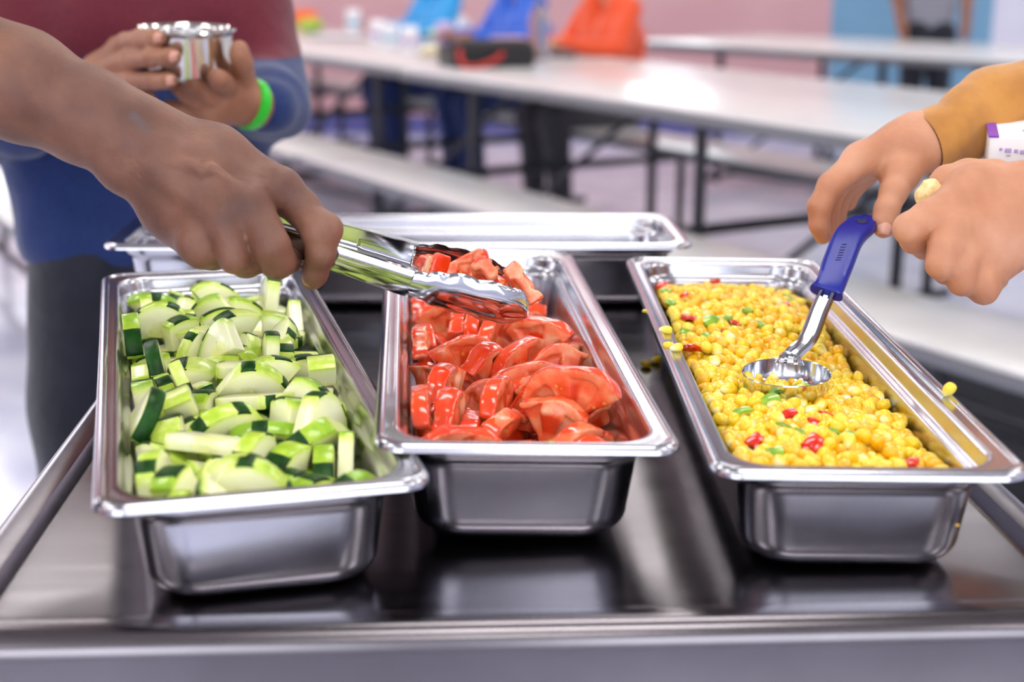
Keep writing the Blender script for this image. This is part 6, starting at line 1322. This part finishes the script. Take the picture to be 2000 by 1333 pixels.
def trous(P):
    d = None
    zt = at(262, 505, 1.60).z; x0 = at(262, 505, 1.60).x; y0 = at(262, 400, 1.60).y
    for s in (-1, 1):
        c = chain(P, [((x0 + s * .048, y0, zt - .01), .074), ((x0 + s * .058, y0 + .01, zt - .18), .074), ((x0 + s * .075, y0 + .02, zt - .45), .056), ((x0 + s * .078, y0 + .03, .06), .05)], .03)
        d = c if d is None else smin(d, c, .02)
    return smax(d, P[:, 2] - zt - .02, .01) + .003 * noise3(P, 36, 21)
_t = at(262, 505, 1.60)
sdf_obj('trousers', trous, (_t.x - .19, _t.y - .16, .02), (_t.x + .19, _t.y + .18, _t.z + .12), .007, M_darkblue, pC, 2)
for s in (-1, 1): MB().box((_t.x + s * .08, _t.y - .02, .035), (.085, .24, .07), 0, .025).build('shoe', M_black, pC)
# head above the picture, slightly bowed
hx, hy = at(285, -120, 1.60).x, at(285, -120, 1.60).y; hz = at(285, -120, 1.60).z + .20
def headC(P):
    d = ell(P, (hx, hy - .01, hz), (.072, .088, .105)); d = smin(d, cone(P, (hx, hy, hz - .20), (hx, hy, hz - .05), .050, .045), .02)
    d = smin(d, np.linalg.norm(P - _np((hx, hy - .098, hz - .015)), axis=1) - .012, .014)
    for s in (-1, 1):
        d = smin(d, np.linalg.norm(P - _np((hx + s * .074, hy, hz - .01)), axis=1) - .016, .008)
        d = smax(d, .014 - np.linalg.norm(P - _np((hx + s * .03, hy - .094, hz + .008)), axis=1), .008)
    return d
sdf_obj('head', headC, (hx - .12, hy - .14, hz - .24), (hx + .12, hy + .12, hz + .12), .006, M_skinC, pC, 2)
for s in (-1, 1): MB().lathe([(0, -.011), (.008, -.008), (.011, 0), (.008, .008), (0, .011)], (hx + s * .03, hy - .078, hz + .008), 14).build('eye', M_white, pC)
sdf_obj('hair', lambda P: smax(ell(P, (hx, hy + .004, hz + .018), (.082, .098, .102)), -(P[:, 1] - hy + .055) + (hz + .02 - P[:, 2]) * .9, .01) + .002 * noise3(P, 130, 2), (hx - .12, hy - .14, hz - .12), (hx + .12, hy + .14, hz + .14), .006, M_hairdark, pC, 1)

# ==== people sitting at the far side of the tables ====
def seated(label, hip, yaw, shirt, trs, sh, skinm, armpts=None, knee=.42, foot=None):
    p = empty('person', (hip[0], hip[1], 0)); tag(p, label, 'person', 'people sitting at the lunch tables'); p['label'] = label
    fx, fy = math.cos(yaw), math.sin(yaw); sx, sy = -fy, fx
    H = Vector((0, 0, .50)); F = Vector((fx, fy, 0)); S = Vector((sx, sy, 0))
    def tf(P):
        d = None
        for s in (-1, 1):
            c = chain(P, [(H + S * s * .06 + Vector((0, 0, .02)), .10), (H + S * s * .07 + F * .05 + Vector((0, 0, .30)), .11), (H + S * s * .09 + F * .07 + Vector((0, 0, .46)), .075)], .04)
            d = c if d is None else smin(d, c, .05)
            A = [(H + S * s * .16 + F * .06 + Vector((0, 0, .45)), .055), (H + S * s * .22 + F * .16 + Vector((0, 0, .27)), .050), (H + S * s * .10 + F * .38 + Vector((0, 0, .30)), .036)]
            d = smin(d, chain(P, A, .02), .02)
        return d + .005 * noise3(P, 30, 5)
    sdf_obj('shirt', tf, (-.55, -.55, .40), (.55, .55, 1.10), .014, shirt, p, 2)
    def lf(P):
        d = None
        for s in (-1, 1):
            kx = S * s * .10 + F * knee + Vector((0, 0, .47)); ft = S * s * .12 + F * (knee - .04 if foot is None else foot) + Vector((0, 0, .08))
            c = chain(P, [(H + S * s * .07, .095), (kx, .072), (ft, .05)], .03); d = c if d is None else smin(d, c, .02)
        return d + .003 * noise3(P, 40, 6)
    sdf_obj('trousers', lf, (-.6, -.6, .02), (.6, .6, .64), .013, trs, p, 2)
    for s in (-1, 1):
        c = S * s * .12 + F * ((knee - .04 if foot is None else foot) + .05); MB().box((c.x, c.y, .045), (.24, .09, .09), yaw, .03).build('shoe', sh, p)
        hnd = H + S * s * .09 + F * .42 + Vector((0, 0, .30))
        def hf(P, hnd=hnd): 
            d = ell(P, hnd, (.045, .038, .022))
            for k in range(4): d = smin(d, cone(P, hnd + F * .02 + S * (-.024 + .016 * k), hnd + F * (.075 - .006 * abs(k - 1.5)) + S * (-.026 + .0175 * k) - Vector((0, 0, .008)), .009, .007), .003)
            return smin(d, cone(P, hnd - S * s * .02, hnd - S * s * .05 + F * .035, .010, .008), .005)
        lo, hi = bounds([hnd], .11); sdf_obj('hand', hf, lo, hi, .006, skinm, p, 1)
    hc = H + F * .10 + Vector((0, 0, .72))
    def hd(P):
        d = ell(P, hc, (.082, .078, .105)); d = smin(d, cone(P, H + F * .06 + Vector((0, 0, .5)), hc, .05, .045), .02)
        return smin(d, np.linalg.norm(P - _np(hc + F * .085 - Vector((0, 0, .012))), axis=1) - .012, .012)
    lo, hi = bounds([hc, H + Vector((0, 0, .5))], .13); sdf_obj('head', hd, lo, hi, .010, skinm, p, 2)
    lo, hi = bounds([hc], .14); sdf_obj('hair', lambda P: smax(ell(P, hc - F * .012 + Vector((0, 0, .02)), (.092, .088, .10)), ((P - _np(hc)) @ _np(F)) - .04 + (hc.z + .02 - P[:, 2]), .01), lo, hi, .010, M_hairdark, p, 1)
    return p
M_org = fabric('orange_sweatshirt', srgb(222, 74, 34), srgb(232, 88, 44)); M_royal = fabric('blue_jacket', srgb(40, 90, 200), srgb(60, 110, 214)); M_sky = fabric('sky_blue_shirt', srgb(40, 150, 220), srgb(60, 164, 228))
M_jean = fabric('navy_jeans', srgb(20, 40, 90), srgb(34, 58, 116)); M_grey = fabric('charcoal_trousers', srgb(62, 60, 66), srgb(76, 74, 80)); M_greyshirt = fabric('grey_shirt', srgb(140, 140, 152), srgb(156, 156, 168))
FD = math.radians(120.5 - 90 + 180)       # facing the table from its far side
ND = np.array([.8616, .5075]); TD = np.array([.5075, -.8616]); J = np.array([-0.45, 5.72])
def on(s, n): q = J + TD * s + ND * n; return (float(q[0]), float(q[1]))
seated('person in bright orange sweatshirt leaning an elbow on the middle table', on(-.42, 1.34), FD, M_org, M_grey, M_black, M_skinB)
seated('person in sky blue top and navy jeans at the table joint', on(-2.1, 1.34), FD, M_sky, M_jean, M_white, M_skinC)
seated('person in royal blue top behind the black lunch box', on(-1.22, 1.34), FD, M_royal, M_jean, M_black, M_skinC)
pg = empty('person', (0, 0, 0)); tag(pg, 'person in grey shirt standing beyond the far white table', 'person')
_g = atz(1812, 60, .75); simple_person(pg, (float(at(1815, 40, 8.6).x), float(at(1815, 40, 8.6).y)), 0.0, 1.5, M_greyshirt, M_darkblue, M_skinC, M_hairdark, .15)
for s in (-1, 1):
    bx, by = float(at(1815, 40, 8.6).x), float(at(1815, 40, 8.6).y)
    pts = [((bx + s * .13, by, 1.18), .045), ((bx + s * .21, by - .02, .98), .038), ((bx + s * .19, by - .10, .80), .028), ((bx + s * .18, by - .13, .74), .026)]
    lo, hi = bounds([p for p, r in pts], .06); sdf_obj('arm', lambda P, pts=pts: chain(P, pts, .02), lo, hi, .010, M_skinC, pg, 1)
